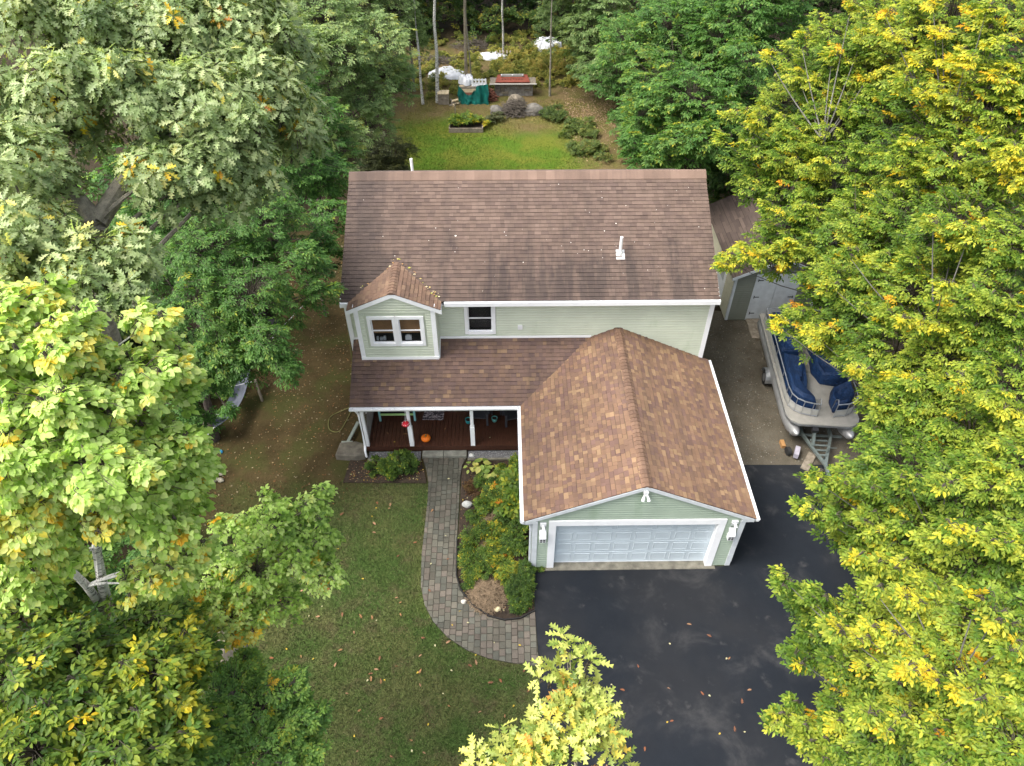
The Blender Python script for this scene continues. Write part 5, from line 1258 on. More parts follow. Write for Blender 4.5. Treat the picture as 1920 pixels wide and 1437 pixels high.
def crumple(name, c, r, h, seed, label, mat='plastic_white', dome=.5, hole=False):
    rng = np.random.default_rng(seed); n = 26; V, F = [], []
    ph = rng.uniform(0,6,8)
    for i in range(n):
        for j in range(n):
            u_, v_ = i/(n-1)*2-1, j/(n-1)*2-1; q = max(abs(u_),abs(v_)); d = math.hypot(u_,v_) + 1e-6
            sc_ = q/d; u2, v2 = u_*sc_, v_*sc_; rr = math.hypot(u2,v2); an = math.atan2(v2,u2)
            edge = 1 + .16*math.sin(3*an+ph[0]) + .1*math.sin(5*an+ph[1]) + .05*math.sin(9*an+ph[2])
            z = h*((1-rr**2)**dome if rr < 1 else 0)*(.7+.3*math.sin(3*u2+ph[3])*math.cos(3*v2+ph[4])) + h*.16*abs(math.sin(8*u2+5*v2+ph[5]))+ h*.12*abs(math.sin(11*v2-6*u2+ph[6])) + rng.normal()*h*.035
            V.append((c[0]+r[0]*u2*edge, c[1]+r[1]*v2*edge, .03+max(0,z*(1 if rr < .97 else .2))))
    for i in range(n-1):
        for j in range(n-1): a = i*n+j; F.append((a,a+n,a+n+1,a+1))
    V = np.array(V); k = len(V); F = np.array(F)
    V2 = V - np.array([0,0,.012])
    return mesh_np(name, np.concatenate([V,V2]), np.concatenate([F,F[:,::-1]+k]), M[mat], label=label, cat='plastic sheet')
crumple('plastic_sheet', (-3.85,51.2,0), (1.35,1.0), .35, 1, 'crumpled white plastic sheet on the ground behind the lumber stack')
crumple('plastic_sheet', (-.85,54.4,0), (1.05,.6), .35, 2, 'low white plastic sheet with boards on it in the clearing')
crumple('plastic_sheet', (3.3,56.0,0), (.95,.65), .85, 3, 'white plastic wrapped heap farthest back beside the trees', dome=.35)
ob = crumple('white_sack', (-2.35,47.0,0), (.48,.36), .55, 4, 'rounded white sack on top of the lumber stack', dome=.4); ob.location.z += 1.08; ob['category'] = 'sack'
for i in range(5): MB().box(-.5+.25*i,-.40+.25*i,54.1,54.7,.40+.015*(i%2),.43+.015*(i%2)).build('pale_board', M['wood_old'], label='pale board lying on the low white plastic sheet', cat='board', group='boards on the plastic sheet')
def pallet():
    t = thing('white_pallet', 'white slatted pallet standing on the green tarped lumber', 'pallet', (-1.55,46.8,1.09))
    for i in range(5): x = -2.0+i*.21; MB().box(x,x+.09,46.62,46.64,1.10,1.55).build('slat', M['white'], t)
    for z in (1.2,1.42): MB().box(-2.02,-1.06,46.641,46.68,z,z+.08).build('rail', M['white'], t)
    MB().box(-2.02,-1.06,46.6,46.95,1.082,1.099).build('base_board', M['white'], t)
pallet()
def stack2():
    t = thing('stone_wood_stack', 'low stack of grey stone and timber under a plank lid', 'wood stack', (.68,48.0,0)); rnd = random.Random(8)
    for r in range(5):
        x = -.55
        while x < 1.9:
            w_ = rnd.uniform(.22,.5); hgt = .15; MB().box(x,min(x+w_-.015,1.95),47.65+rnd.uniform(-.05,.03),48.5,.02+r*.155,.02+r*.155+hgt).build('block', M[rnd.choice(['stone','stone','wood_old'])], t); x += w_
    MB().box(-.85,2.15,47.45,48.6,.82,.86).build('lid_plank', M['wood_old'], t); MB().box(-.9,2.2,47.36,47.447,.86,.91).build('edge_plank', simple('grey_plank',(.42,.40,.36),.8), t)
stack2()
def redpanel():
    t = thing('slotted_sheet', 'faded red slotted panel lying on the plank lid', 'panel', (.7,48.1,.9))
    MB().loft([(-.5,47.6,.915),(1.75,47.6,.915),(1.6,48.5,1.05),(-.35,48.5,1.05)],[(-.5,47.6,.95),(1.75,47.6,.95),(1.6,48.5,1.085),(-.35,48.5,1.085)]).build('panel_board', M['paint_red'], t)
    for i in range(8): x = -.08+i*.18; MB().box(x,x+.09,47.9,47.98,1.0,1.016).build('slot', M['black'], t)
    MB().box(-.15,1.35,48.2,48.3,1.06,1.20).build('grey_batten', simple('batten',(.35,.35,.32),.8), t)
    for x in (-.13,.58,1.25): MB().box(x,x+.08,48.16,48.199,1.12,1.215).build('white_cap', M['white'], t)
redpanel()
t = thing('wooden_crate', 'weathered wooden crate with pale lid at the foot of a birch', 'crate', (-3.85,46.5,0))
for k in range(4): MB().box(-4.2,-3.5,46.3,46.33,.02+k*.17,.175+k*.17).build('plank', M['wood_old'], t)
MB().box(-4.18,-3.52,46.331,46.85,.02,.69).build('crate_body', M['wood_old'], t)
for k in range(3): MB().box(-4.22+k*.245,-3.99+k*.245,46.27,46.9,.70,.735).build('lid_board', M['wood_pale'], t)
for i, (x, y, z, a) in enumerate(((-3.3,46.2,.07,.3),(-3.15,46.25,.08,1.2),(-3.2,46.35,.2,.8),(-3.05,46.4,.07,-.4),(-3.32,46.45,.19,2.0),(-3.1,46.3,.31,.1))):
    d = Vector((math.cos(a)*.2, math.sin(a)*.2, .04)); c = Vector((x,y,z))
    MB().tube([c-d,c+d], .075, 5).build('split_log', M['wood_pale'] if i%2 else M['wood_old'], label=('fresh pale split log tossed beside the wooden crate' if i%2 else 'weathered grey split log tossed beside the wooden crate'), cat='log', group=('fresh' if i%2 else 'weathered')+' split logs by the crate')
rb = straw('rubble_heap', (-.85,47.2,0), (.4,.5), 120, 'heap of old brown timber scraps between the two stacks', M['wood_red'], 19, .6, .6, .04); rb['category'] = 'scrap wood'
straw('brush_pile', (-2.2,56.5,0), (1.6,.8), 170, 'dark pile of cut branches at the edge of the back woods', M['brush'], 12, .5, 1.3, .02)
straw('brush_pile', (-4.6,53.8,0), (1.5,.7), 120, 'scattered grey twigs beside the left birch trunks', M['brush'], 13, .3, 1.2, .02)
# crown lobes: x, y, z, radius, yellowing
TL = {
 'oak': [(-8.45,13.89,15.28,0.91,0), (-7.31,14.09,15.22,0.87,0), (-6.09,14.19,14.9,0.94,0), (-5.18,14.91,14.94,0.88,0), (-7.55,12.26,14.61,0.82,0), (-6.34,12.54,14.49,0.88,0), (-5.3,12.79,14.18,0.96,0), (-4.57,13.97,13.98,0.88,0), (-4.89,15.97,14.6,0.83,0), (-7.66,10.76,14.22,0.72,0), (-5.98,11.45,13.65,0.55,0), (-5.42,11.81,13.46,0.66,0), (-4.92,12.58,13.26,0.75,0), (-4.21,14.02,13.31,0.59,0), (-7.25,9.56,13.7,0.69,0), (-6.45,9.15,13.29,0.53,0), (-5.93,9.65,13.24,0.5,0), (-8.69,12.04,14.8,0.8,0), (-7.83,9,13.12,0.65,0), (-5.72,8.86,13,0.28,0)],
 'aspen': [(-6.34,7.52,13.77,0.49,0.5), (-6.41,6.72,13.66,0.6,0.3), (-5.35,6.84,13.8,0.46,0.2), (-4.75,7.49,13.61,0.28,0.3), (-5.36,6.29,13.23,0.63,0), (-4.78,6.87,13.12,0.52,0), (-4.69,7.54,13.09,0.26,0), (-6.03,5.88,12.8,0.7,0), (-5.03,5.78,12.7,0.63,0), (-4.72,6.43,12.24,0.51,0), (-4.54,6.27,11.5,0.26,0), (-6.23,5.72,11.91,0.56,0.4), (-5.34,5.65,11.7,0.27,1.2), (-6.72,5.49,11.52,0.42,0.5), (-4.79,5.85,11.34,0.41,0), (-4.98,5.98,11.77,0.47,0), (-7.12,5.63,10.37,0.43,0), (-5.22,5.9,10.1,0.36,0.3), (-4.87,6.12,10.18,0.32,0.2), (-6.46,5.7,10.88,0.26,0.6), (-5.78,5.95,9.71,0.25,0.3)],
 'sapling': [(-4.89,7.45,8.69,0.48,0), (-4.12,7.61,8.86,0.53,0), (-3.49,7.83,9.1,0.34,0), (-4.61,7.18,7.97,0.59,0), (-3.79,7.17,8.41,0.48,0), (-3.36,6.93,8.17,0.34,0.5), (-5.58,7.19,7.69,0.6,0), (-4.26,6.85,7.5,0.44,0), (-5.15,6.65,7.28,0.54,0.8), (-3.74,7.5,8.75,0.38,0), (-3.35,7.43,8.69,0.29,0), (-4.85,6.51,7.14,0.3,1.4)],
 'cherry': [(-8.06,6,8.58,0.8,0), (-6.85,5.31,8.46,0.73,0), (-7.39,4.77,8.76,0.81,0), (-6.18,4.53,8.52,0.77,0), (-5.42,4.94,8.68,0.62,0.2), (-5.81,6.06,8.24,0.54,0), (-6.83,3.9,8.59,0.77,0), (-5.6,3.83,8.53,0.7,0), (-5.05,4.29,8.29,0.49,0.4), (-8.12,6.85,8.31,0.57,0), (-6.36,6,8.17,0.54,0), (-5.28,5.44,8.33,0.39,0.4), (-9.1,7.24,8.41,0.67,0), (-5.1,3.81,8.37,0.47,0)],
 'alder': [(-5.1,5.8,6.26,0.55,0), (-4.5,5.39,6.28,0.58,0), (-5.11,4.92,6.07,0.67,0), (-4.09,5.58,6.76,0.38,0), (-3.76,5.17,6.35,0.38,0), (-4.15,4.67,6.25,0.56,0), (-3.54,4.59,6.19,0.33,0), (-5.37,4.55,6.12,0.65,0)],
 'ash': [(-8.64,18.17,7.48,1.43,0), (-7.22,19.25,7.9,1.3,0), (-5.95,18.03,7.37,0.79,0), (-7.2,16.47,7.19,1.13,0), (-8.71,16.18,6.86,1.21,0), (-5.59,17.26,6.87,0.55,0), (-5.11,17.39,6.86,0.28,0.5), (-7.88,15.28,6.24,0.97,0), (-6.66,15.14,6.54,0.81,0), (-6.09,14.58,6.25,0.44,0), (-8.72,15.13,5.78,1.06,0), (-9.29,14.01,4.77,0.83,0), (-8.62,13.04,4.06,0.37,0), (-10.47,18.39,6.97,1.13,0), (-9.35,13.35,3.93,0.75,0), (-7.71,13.98,5.32,0.29,0)],
 'maple': [(-7.05,24.85,6.49,1.19,0), (-7.74,24.34,7.39,1.53,0), (-5.99,22.11,6.55,0.74,0), (-6.11,20.49,6.31,0.71,0), (-8.93,22.14,6.55,1.38,0), (-11.14,22.43,6.81,1.57,0), (-8.73,27.8,8.07,1.75,0), (-7.09,27.2,7.48,1.24,0), (-12.44,21.67,6.02,1.47,0)],
 'birch2': [(-6.91,32.01,8.13,1.6,0), (-5.9,34.4,7.73,1.7,0), (-6.16,32.54,5.81,1.34,0), (-7.83,34.2,8.94,1.89,0), (-5.23,35.58,6.08,1.03,0), (-6.5,28.67,6.13,0.99,0), (-8.46,31,8.51,1.55,0), (-6.5,26.83,5.66,0.75,0)],
 'backleft': [(-8.72,45.3,6.01,2.17,0), (-6.4,46.35,5.69,1.58,0), (-10.68,41.8,8.12,2.52,0), (-7.78,47.02,7.79,2.47,0), (-5.84,48.63,3.74,1.19,0), (-11.81,37.78,9.71,2.25,0)],
 'yew': [(-6.1,35.72,3.34,1.23,0), (-5.22,36.29,3.22,0.69,0), (-6.83,34.87,3.18,0.94,0), (-5.62,34.67,2.99,0.81,0), (-7.19,36.21,3.83,0.82,0)],
 'rb1': [(6.47,38.41,6.28,1.91,0), (8.42,37.9,7.22,2.12,0), (7.21,32.89,6.34,1.94,0), (6.04,31.08,5.9,1.06,0), (8.14,30.56,6.83,1.71,0), (7.2,28.43,6.05,1.1,0), (8.16,27.87,6.2,1.09,0), (5.7,29.79,5.28,0.81,0), (6.42,28.52,5.42,0.79,0), (9.19,28.94,6.61,1.1,0)],
 'rb2': [(5.22,47.44,4.09,1.99,0), (3.73,50.29,4.13,1.56,0), (6.09,47.5,5.6,1.94,0), (6.24,43.99,3.42,1.27,0), (4.69,50.86,6.17,2.37,0), (5.21,46.06,2.66,0.99,0)],
 'rb3': [(10.2,35.42,7.55,1.75,0), (11.37,35.2,8.78,1.94,0), (10.29,38.98,8.36,2.12,0), (12.59,35.87,9.48,1.94,0), (10.43,31.64,7.97,1.37,0), (8.63,41.57,8.13,2.24,0)],
 'beechA': [(11.46,26.33,10.84,0.93,0.17), (10.33,25.31,9.78,1.11,0.14), (9.12,24.49,8.91,0.74,0.14), (11.79,24.7,10.37,1.35,0.07), (10.96,23.13,9.04,1.42,0), (8.59,23.26,8.24,0.73,0.17), (9.53,22.59,8.47,1.16,0.03), (12.11,22.85,9.52,1.22,0), (10.98,21.05,8.41,1.28,0), (9.31,21.07,7.65,1.04,0), (8.92,19.89,7.19,0.77,0.17), (7.66,19.2,6.75,0.54,0.17), (8.3,18.58,6.88,0.58,0.07), (7.19,19.38,6.33,0.27,0.17), (9.55,19.32,7.35,0.83,0), (8.45,21.92,7.76,0.71,0), (7.32,22.95,9.6,0.26,0.9), (8.26,22.83,9.32,0.41,0.765), (9.2,22.71,9.03,0.57,0.63), (10.16,22.58,8.75,0.72,0.495), (6.97,22,9.19,0.26,0.7), (7.96,21.83,8.86,0.41,0.595), (8.96,21.65,8.52,0.56,0.49), (9.98,21.48,8.19,0.71,0.385), (8.64,24.2,10.91,0.26,1), (9.75,23.82,10.27,0.49,0.775), (10.87,23.43,9.63,0.72,0.55), (9.61,24.46,11.48,0.26,1.1), (10.72,24.15,10.92,0.49,0.8525), (11.84,23.83,10.35,0.72,0.605), (11.06,24.62,12.23,0.25,1.1), (11.52,24.2,11.56,0.48,0.8525), (11.98,23.78,10.88,0.7,0.605), (6.62,17.94,7.29,0.24,0.9), (7.49,18.1,7.31,0.38,0.765), (8.38,18.26,7.34,0.52,0.63), (9.27,18.42,7.36,0.66,0.495), (8.02,19.4,8.25,0.24,0.6), (9.22,19.48,8.1,0.46,0.465), (10.44,19.55,7.96,0.67,0.33)],
 'beechB': [(12.59,23.33,11.53,1.5,0.14), (13.28,22.67,12.37,1.43,0.28), (13.77,20.89,12.8,1.32,0.17), (12.63,21.24,10.89,1.35,0.14), (12.97,18.95,11.55,1.36,0.14), (13.2,16.79,10.82,1.22,0.14), (12.09,17.77,10.31,1.29,0.1), (11.68,19.33,9.66,1.24,0.03), (12.41,25.71,11.72,0.89,0.1), (10.84,21.82,12.93,0.23,1.1), (11.33,21.45,12.45,0.33,0.97625), (11.82,21.08,11.96,0.43,0.8525), (12.32,20.7,11.46,0.53,0.72875), (12.82,20.31,10.96,0.63,0.605), (11.78,21.27,13.38,0.22,1.5), (12.08,20.79,12.75,0.35,1.275), (12.38,20.31,12.11,0.48,1.05), (12.68,19.82,11.47,0.61,0.825), (12.24,19.54,13.76,0.2,1), (12.52,19.07,13.15,0.32,0.85), (12.8,18.6,12.53,0.44,0.7), (13.08,18.11,11.9,0.56,0.55), (10.87,19.55,12.03,0.22,0.8), (11.64,19.31,11.65,0.34,0.68), (12.42,19.06,11.26,0.47,0.56), (13.21,18.8,10.87,0.6,0.44), (11.29,16.26,11.8,0.19,0.9), (11.94,16.11,11.47,0.36,0.6975), (12.61,15.95,11.13,0.53,0.495), (10.58,17.88,11.02,0.21,0.7), (11.35,17.57,10.5,0.39,0.5425), (12.14,17.24,9.97,0.58,0.385), (11.62,18.51,12.83,0.2,1.2), (12.45,18.36,12.49,0.38,0.93), (13.29,18.2,12.14,0.56,0.66)],
 'beechC': [(10.37,18.4,7.93,1.27,0.07), (9.63,17.25,7.03,0.94,0.07), (11.08,17.59,8.61,1.28,0), (11.43,15.68,9.66,1.29,0.1), (12.05,14.5,9.96,1.21,0.14), (10.15,16.24,7.2,1.21,0.03), (8.81,16.74,6.04,0.61,0.21), (9.38,16.21,5.96,0.78,0.24), (9.92,14.95,6.18,0.78,0.1), (10.76,14.98,8.17,1.25,0.07), (11.39,13.35,8.77,1.28,0.1), (10.2,14.01,7.17,1.11,0.14), (10.68,12.95,7.59,1.12,0.17), (11.29,11.45,8.31,1.14,0.1), (9.91,13.19,6.32,0.67,0.14), (9.63,12.31,6.16,0.54,0.07), (9.72,11.77,7.12,1.02,0.07), (10.44,10.63,7.45,1.14,0.07), (7.6,15.51,6.82,0.22,1.3), (8.72,15.42,6.52,0.42,1.0075), (9.85,15.32,6.21,0.62,0.715), (8.58,12.79,7.75,0.19,1.1), (9.56,12.65,7.43,0.37,0.8525), (10.55,12.5,7.1,0.54,0.605), (9.11,16.02,8.8,0.21,0.5), (9.91,15.96,8.61,0.34,0.425), (10.72,15.9,8.41,0.46,0.35), (11.53,15.84,8.22,0.59,0.275), (9.95,14.51,10.7,0.19,0.7), (10.84,14.39,10.41,0.35,0.5425), (11.73,14.27,10.11,0.51,0.385), (9.32,12.97,9.1,0.19,0.9), (9.98,12.91,8.93,0.29,0.765), (10.66,12.85,8.75,0.4,0.63), (11.34,12.79,8.58,0.51,0.495), (8.85,11.74,7.53,0.19,0.6), (9.64,11.68,7.31,0.35,0.465), (10.44,11.63,7.08,0.52,0.33), (9.41,10.64,9.29,0.17,0.7), (10.04,10.48,8.97,0.31,0.5425), (10.67,10.32,8.65,0.46,0.385), (8.72,15.52,8.13,0.21,0.5), (9.79,15.37,7.78,0.4,0.3875), (10.87,15.22,7.44,0.59,0.275), (9.7,12.83,10.11,0.18,0.6), (10.55,12.67,9.79,0.33,0.465), (11.4,12.51,9.45,0.49,0.33)],
 'beechD': [(8.54,10.35,6.39,0.52,0.03), (7.67,10.02,6.03,0.52,0.03), (8.88,10.23,7.02,1.02,0.03), (9.53,9.16,7.44,1.07,0.03), (10.25,9,8.34,1.01,0.1), (7.79,9.24,5.99,0.6,0), (8.58,8.93,6.43,0.93,0.03), (8.87,7.66,7.39,0.99,0.1), (9.64,7.43,7.92,0.9,0.17), (8.23,8.37,5.85,0.58,0.07), (6.53,9.54,7.54,0.17,0.45), (7.15,9.51,7.4,0.27,0.3825), (7.77,9.47,7.26,0.37,0.315), (8.41,9.43,7.11,0.47,0.2475), (6.29,8.96,7.22,0.17,0.3), (6.88,8.89,7.05,0.27,0.255), (7.47,8.82,6.88,0.37,0.21), (8.06,8.75,6.7,0.47,0.165), (7.74,8.66,8.65,0.15,0.5), (8.57,8.64,8.49,0.29,0.3875), (9.42,8.62,8.34,0.43,0.275), (7.82,7.25,8.93,0.14,1), (8.54,7.16,8.71,0.27,0.775), (9.27,7.07,8.49,0.39,0.55), (6.84,7.75,7.28,0.16,0.4), (7.4,7.71,7.14,0.25,0.34), (7.97,7.67,7,0.34,0.28), (8.54,7.63,6.86,0.44,0.22)],
 'beechE': [(6.15,7.68,5.87,0.39,0), (6.56,7.23,5.7,0.55,0), (7.18,6.74,6.41,0.73,0.24), (7.93,6.68,7.12,0.8,0.17), (8.33,5.96,7.9,0.88,0.24), (6.15,6.62,5.53,0.41,0), (6.76,6.16,5.81,0.68,0.07), (7.22,5.56,6.71,0.82,0.21), (7.71,4.98,7.62,0.84,0.28), (8.45,5.06,8.02,0.7,0.24), (5.71,5.52,5.14,0.33,0), (6.1,4.99,5.36,0.6,0), (6.72,4.74,6.16,0.81,0.14), (7.31,4.22,7.14,0.79,0.24), (7.9,4.03,7.7,0.75,0.17), (5.87,6.06,7.67,0.14,1), (6.32,6.02,7.58,0.19,0.91), (6.76,5.98,7.49,0.24,0.82), (7.21,5.94,7.4,0.29,0.73), (7.66,5.9,7.31,0.34,0.64), (8.11,5.86,7.22,0.39,0.55), (6.23,4.93,8.53,0.13,1.2), (6.71,4.85,8.38,0.18,1.065), (7.19,4.76,8.24,0.24,0.93), (7.67,4.67,8.09,0.29,0.795), (8.15,4.58,7.94,0.35,0.66), (5.84,4.61,7.62,0.13,0.8), (6.26,4.55,7.51,0.18,0.728), (6.69,4.49,7.41,0.22,0.656), (7.12,4.44,7.3,0.27,0.584), (7.56,4.38,7.19,0.31,0.512), (7.99,4.32,7.09,0.36,0.44), (7.29,5.65,9.57,0.12,1.2), (7.56,5.42,9.26,0.2,1.02), (7.83,5.2,8.95,0.27,0.84), (8.1,4.97,8.63,0.34,0.66), (5.43,7.43,7.07,0.16,0.15), (5.91,7.24,6.78,0.25,0.1275), (6.39,7.05,6.48,0.34,0.105), (6.88,6.85,6.19,0.44,0.0825), (4.91,5.18,6.04,0.15,0.05), (5.41,5.02,5.78,0.23,0.0425), (5.92,4.86,5.53,0.32,0.035), (6.42,4.69,5.26,0.41,0.0275), (5.49,6.06,6.52,0.15,0.2), (6.23,5.99,6.32,0.28,0.155), (6.99,5.92,6.11,0.42,0.11), (6.59,6.64,8,0.14,0.7), (7.32,6.55,7.77,0.27,0.5425), (8.05,6.46,7.55,0.4,0.385)],
 'youngoak': [(0.59,3.38,12.74,0.15,0), (0.79,3.26,12.63,0.17,0), (0.41,3.13,12.63,0.17,0), (0.68,3.06,12.41,0.24,0), (0.93,3.02,12.37,0.19,0), (0.46,2.87,12.36,0.21,0), (0.83,2.75,12.25,0.27,0), (0.3,2.69,12.17,0.24,0), (-0.02,2.65,12.13,0.19,0), (-0.29,2.58,12.06,0.17,0), (0.56,2.54,12.16,0.29,0), (1.04,2.6,12.09,0.17,0), (0.16,2.47,12.09,0.26,0)],
}

# ------------------------------------------------------------------ trees
P_OAK = [(.075,.120,.038),(.205,.275,.110),(.38,.43,.21),(.62,.48,.03),(.38,.15,.03)]
P_YOAK = [(.09,.15,.03),(.26,.32,.07),(.46,.46,.12),(.55,.42,.06),(.45,.22,.04)]
P_ASPEN = [(.10,.18,.036),(.27,.40,.078),(.45,.545,.20),(.58,.46,.06),(.55,.30,.02)]
P_CHERRY = [(.026,.060,.013),(.072,.138,.024),(.18,.24,.035),(.50,.42,.03),(.50,.30,.02)]
P_ALDER = [(.045,.10,.028),(.12,.23,.055),(.22,.33,.07),(.40,.36,.04),(.4,.25,.03)]
P_ASH = [(.020,.056,.012),(.056,.135,.029),(.115,.21,.05),(.30,.30,.03),(.4,.25,.03)]
P_GREY = [(.055,.098,.036),(.14,.215,.078),(.24,.31,.13),(.30,.30,.06),(.35,.25,.05)]
P_BEECH = [(.032,.072,.012),(.100,.178,.022),(.30,.345,.045),(.56,.45,.03),(.55,.24,.02)]
P_DARK = [(.008,.022,.007),(.024,.055,.013),(.06,.105,.025),(.25,.22,.03),(.3,.18,.03)]
P_YEW = [(.020,.028,.012),(.045,.055,.022),(.08,.085,.035),(.16,.13,.05),(.16,.10,.04)]
fk = (-7.05,11.04,13.0)
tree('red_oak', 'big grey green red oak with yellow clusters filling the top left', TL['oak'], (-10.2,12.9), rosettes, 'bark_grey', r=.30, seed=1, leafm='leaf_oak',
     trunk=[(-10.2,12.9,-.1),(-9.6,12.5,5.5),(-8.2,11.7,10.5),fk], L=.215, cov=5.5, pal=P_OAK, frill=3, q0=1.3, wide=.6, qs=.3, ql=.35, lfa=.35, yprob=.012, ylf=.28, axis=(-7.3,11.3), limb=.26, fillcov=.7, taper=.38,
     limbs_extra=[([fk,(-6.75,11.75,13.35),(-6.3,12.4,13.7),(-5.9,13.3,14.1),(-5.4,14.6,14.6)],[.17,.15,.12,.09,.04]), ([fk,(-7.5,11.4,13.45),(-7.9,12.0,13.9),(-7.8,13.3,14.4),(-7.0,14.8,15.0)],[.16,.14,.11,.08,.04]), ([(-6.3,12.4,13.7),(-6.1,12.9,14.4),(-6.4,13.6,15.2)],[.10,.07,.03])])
tree('aspen', 'pale lime green white barked tree filling the left edge', TL['aspen'], (-7.6,6.7), cloud, 'birch', r=.13, seed=2,
     trunk=[(-7.75,6.8,-.1),(-7.6,6.75,4.0),(-7.42,6.69,7.0),(-6.9,6.35,9.6),(-6.5,6.5,12.4)], L=.098, cov=3.3, pal=P_ASPEN, frill=5, q0=1.5, qs=.3, ql=.35, tip=.4, lfa=.4, lfs=.9, k=3, m=4, droop=.45, wide=.86, detail=1, yprob=.025, yq=3.0, fillcov=.6,
     limbs_extra=[([(-7.42,6.69,7.0),(-6.95,6.6,8.6),(-6.5,6.5,9.9),(-5.6,6.9,11.8)],[.10,.085,.07,.03])])
tree('aspen_sapling', 'small lime green tree leaning over the lawn at lower left', TL['sapling'], (-6.6,7.6), cloud, 'bark_grey', r=.07, seed=3, L=.085, cov=2.1, frill=4, pal=P_ASPEN, q0=1.2, qs=.35, ql=.35, tip=.4, lfa=.5, lfs=1.1, k=4, m=4, droop=.35, wide=.8, detail=0, yprob=.03, yq=3.2, fillcov=.4)
tree('wild_cherry', 'dark green tree with large pointed leaves in the bottom left corner', TL['cherry'], (-8.8,5.4), cloud, 'bark_grey', r=.12, seed=4, L=.118, cov=3.6, pal=P_CHERRY, frill=3, q0=1.4, qs=.35, ql=.3, tip=.8, lfa=.4, lfs=1.0, k=4, m=4, droop=.35, wide=.56, detail=1, yprob=.025, yq=2.9, fillcov=.6)
tree('alder', 'fine leaved dark green tree at the bottom beside the lawn', TL['alder'], (-5.6,4.6), cloud, 'bark_dark', r=.08, seed=5, L=.075, cov=3.6, pal=P_ALDER, frill=3, q0=1.4, qs=.3, ql=.3, tip=.5, k=5, m=5, droop=.2, yprob=.01, fillcov=.6)
tree('ash_tree', 'deep green tree with long drooping sprays left of the house', TL['ash'], (-10.6,17.6), cloud, 'bark_dark', r=.17, seed=6, L=.11, cov=3.2, pal=P_ASH, q0=1.35, qs=.28, ql=.3, tip=.4, lfa=.35, k=5, m=5, droop=.4, wide=.45, yprob=.006, yq=2.3, group='green trees along the left yard')
tree('maple_tree', 'dark green tree behind the oak and left of the roof', TL['maple'], (-10.5,25.5), cloud, 'bark_dark', r=.19, seed=7, L=.125, cov=2.6, pal=P_ASH, q0=1.1, qs=.3, ql=.3, droop=.35, wide=.5, group='green trees along the left yard')
tree('grey_birch', 'soft grey green tree beyond the left end of the roof ridge', TL['birch2'], (-9.2,31.5), cloud, 'bark_dark', r=.17, seed=8, L=.14, cov=2.7, pal=P_GREY, q0=1.4, qs=.35, ql=.3, droop=.35, wide=.5, yprob=.01, yq=2.3)
tree('far_birch', 'tall grey green tree at the top left of the back yard', TL['backleft'], (-9.5,43.5), cloud, 'bark_dark', r=.2, seed=9, L=.17, cov=2.5, pal=P_GREY, q0=1.3, qs=.35, droop=.4, wide=.45)
plant('dark_shrub', 'dark brownish evergreen shrub at the left edge of the back lawn', [(l[0],l[1],max(.9,l[2]-1.6),l[3],0) for l in TL['yew']]+[(-6.6,35.4,1.0,1.2,0),(-5.9,35.6,.8,1.0,0)], .12, 3.2, P_YEW, 10, cat='shrub', q0=1.2, wide=.4, stem='bark_dark')
tree('green_maple', 'full green tree behind the right end of the house', TL['rb1'], (8.2,33), cloud, 'bark_dark', r=.2, seed=11, L=.16, cov=2.9, pal=P_ASH, q0=1.55, qs=.3, ql=.3, droop=.3, wide=.5, yprob=.008, yq=2.4, group='green trees behind the house at right')
tree('green_maple', 'grey green tree right of the back clearing', TL['rb2'], (5.6,49), cloud, 'bark_dark', r=.2, seed=12, L=.17, cov=2.7, pal=P_GREY, q0=1.25, qs=.3, droop=.35, wide=.5, group='green trees behind the house at right')
tree('green_maple', 'deep green tree at the top between clearing and yellow beeches', TL['rb3'], (11.5,38), cloud, 'bark_dark', r=.22, seed=13, L=.17, cov=2.7, pal=P_ASH, q0=1.35, qs=.3, droop=.35, wide=.5, group='green trees behind the house at right')
BK = dict(pal=P_BEECH, arch=-.06, tophead=.74, limb=.2, frill=2, qs=.28, ql=.2, tip=.9, lfa=.55, lfs=.8, droop=.34, ylf=.20, wide=.52, group='yellowing beeches along the right side')
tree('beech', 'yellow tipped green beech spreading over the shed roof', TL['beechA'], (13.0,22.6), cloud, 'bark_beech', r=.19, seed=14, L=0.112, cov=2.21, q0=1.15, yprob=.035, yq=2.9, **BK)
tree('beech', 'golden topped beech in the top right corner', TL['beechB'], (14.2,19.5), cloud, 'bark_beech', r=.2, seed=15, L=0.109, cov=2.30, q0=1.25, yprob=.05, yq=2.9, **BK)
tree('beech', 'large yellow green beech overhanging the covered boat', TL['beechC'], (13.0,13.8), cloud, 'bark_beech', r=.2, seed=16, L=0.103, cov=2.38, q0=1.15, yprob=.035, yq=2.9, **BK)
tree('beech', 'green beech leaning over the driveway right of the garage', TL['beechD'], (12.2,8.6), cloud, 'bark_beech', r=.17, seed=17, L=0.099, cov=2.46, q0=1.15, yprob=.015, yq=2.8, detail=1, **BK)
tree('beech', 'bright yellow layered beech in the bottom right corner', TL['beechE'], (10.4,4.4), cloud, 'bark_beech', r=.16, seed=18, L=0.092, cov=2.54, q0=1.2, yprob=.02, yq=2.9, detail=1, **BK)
tree('young_oak', 'young yellow green oak top poking up at the bottom centre', TL['youngoak'], (.75,2.7), rosettes, 'bark_tan', r=.05, taper=.93, seed=19, leafm='leaf_oak', trunk=[(.72,2.4,-.1),(.72,2.5,6),(.72,2.7,11.2),(.62,3.3,12.75)], L=.165, cov=2.6, pal=P_YOAK, q0=1.45, qs=.4, ql=.45, lfa=.3, nl=7, wide=.6, yprob=.06, fill=False, droop=.12, axis=(.6,3))
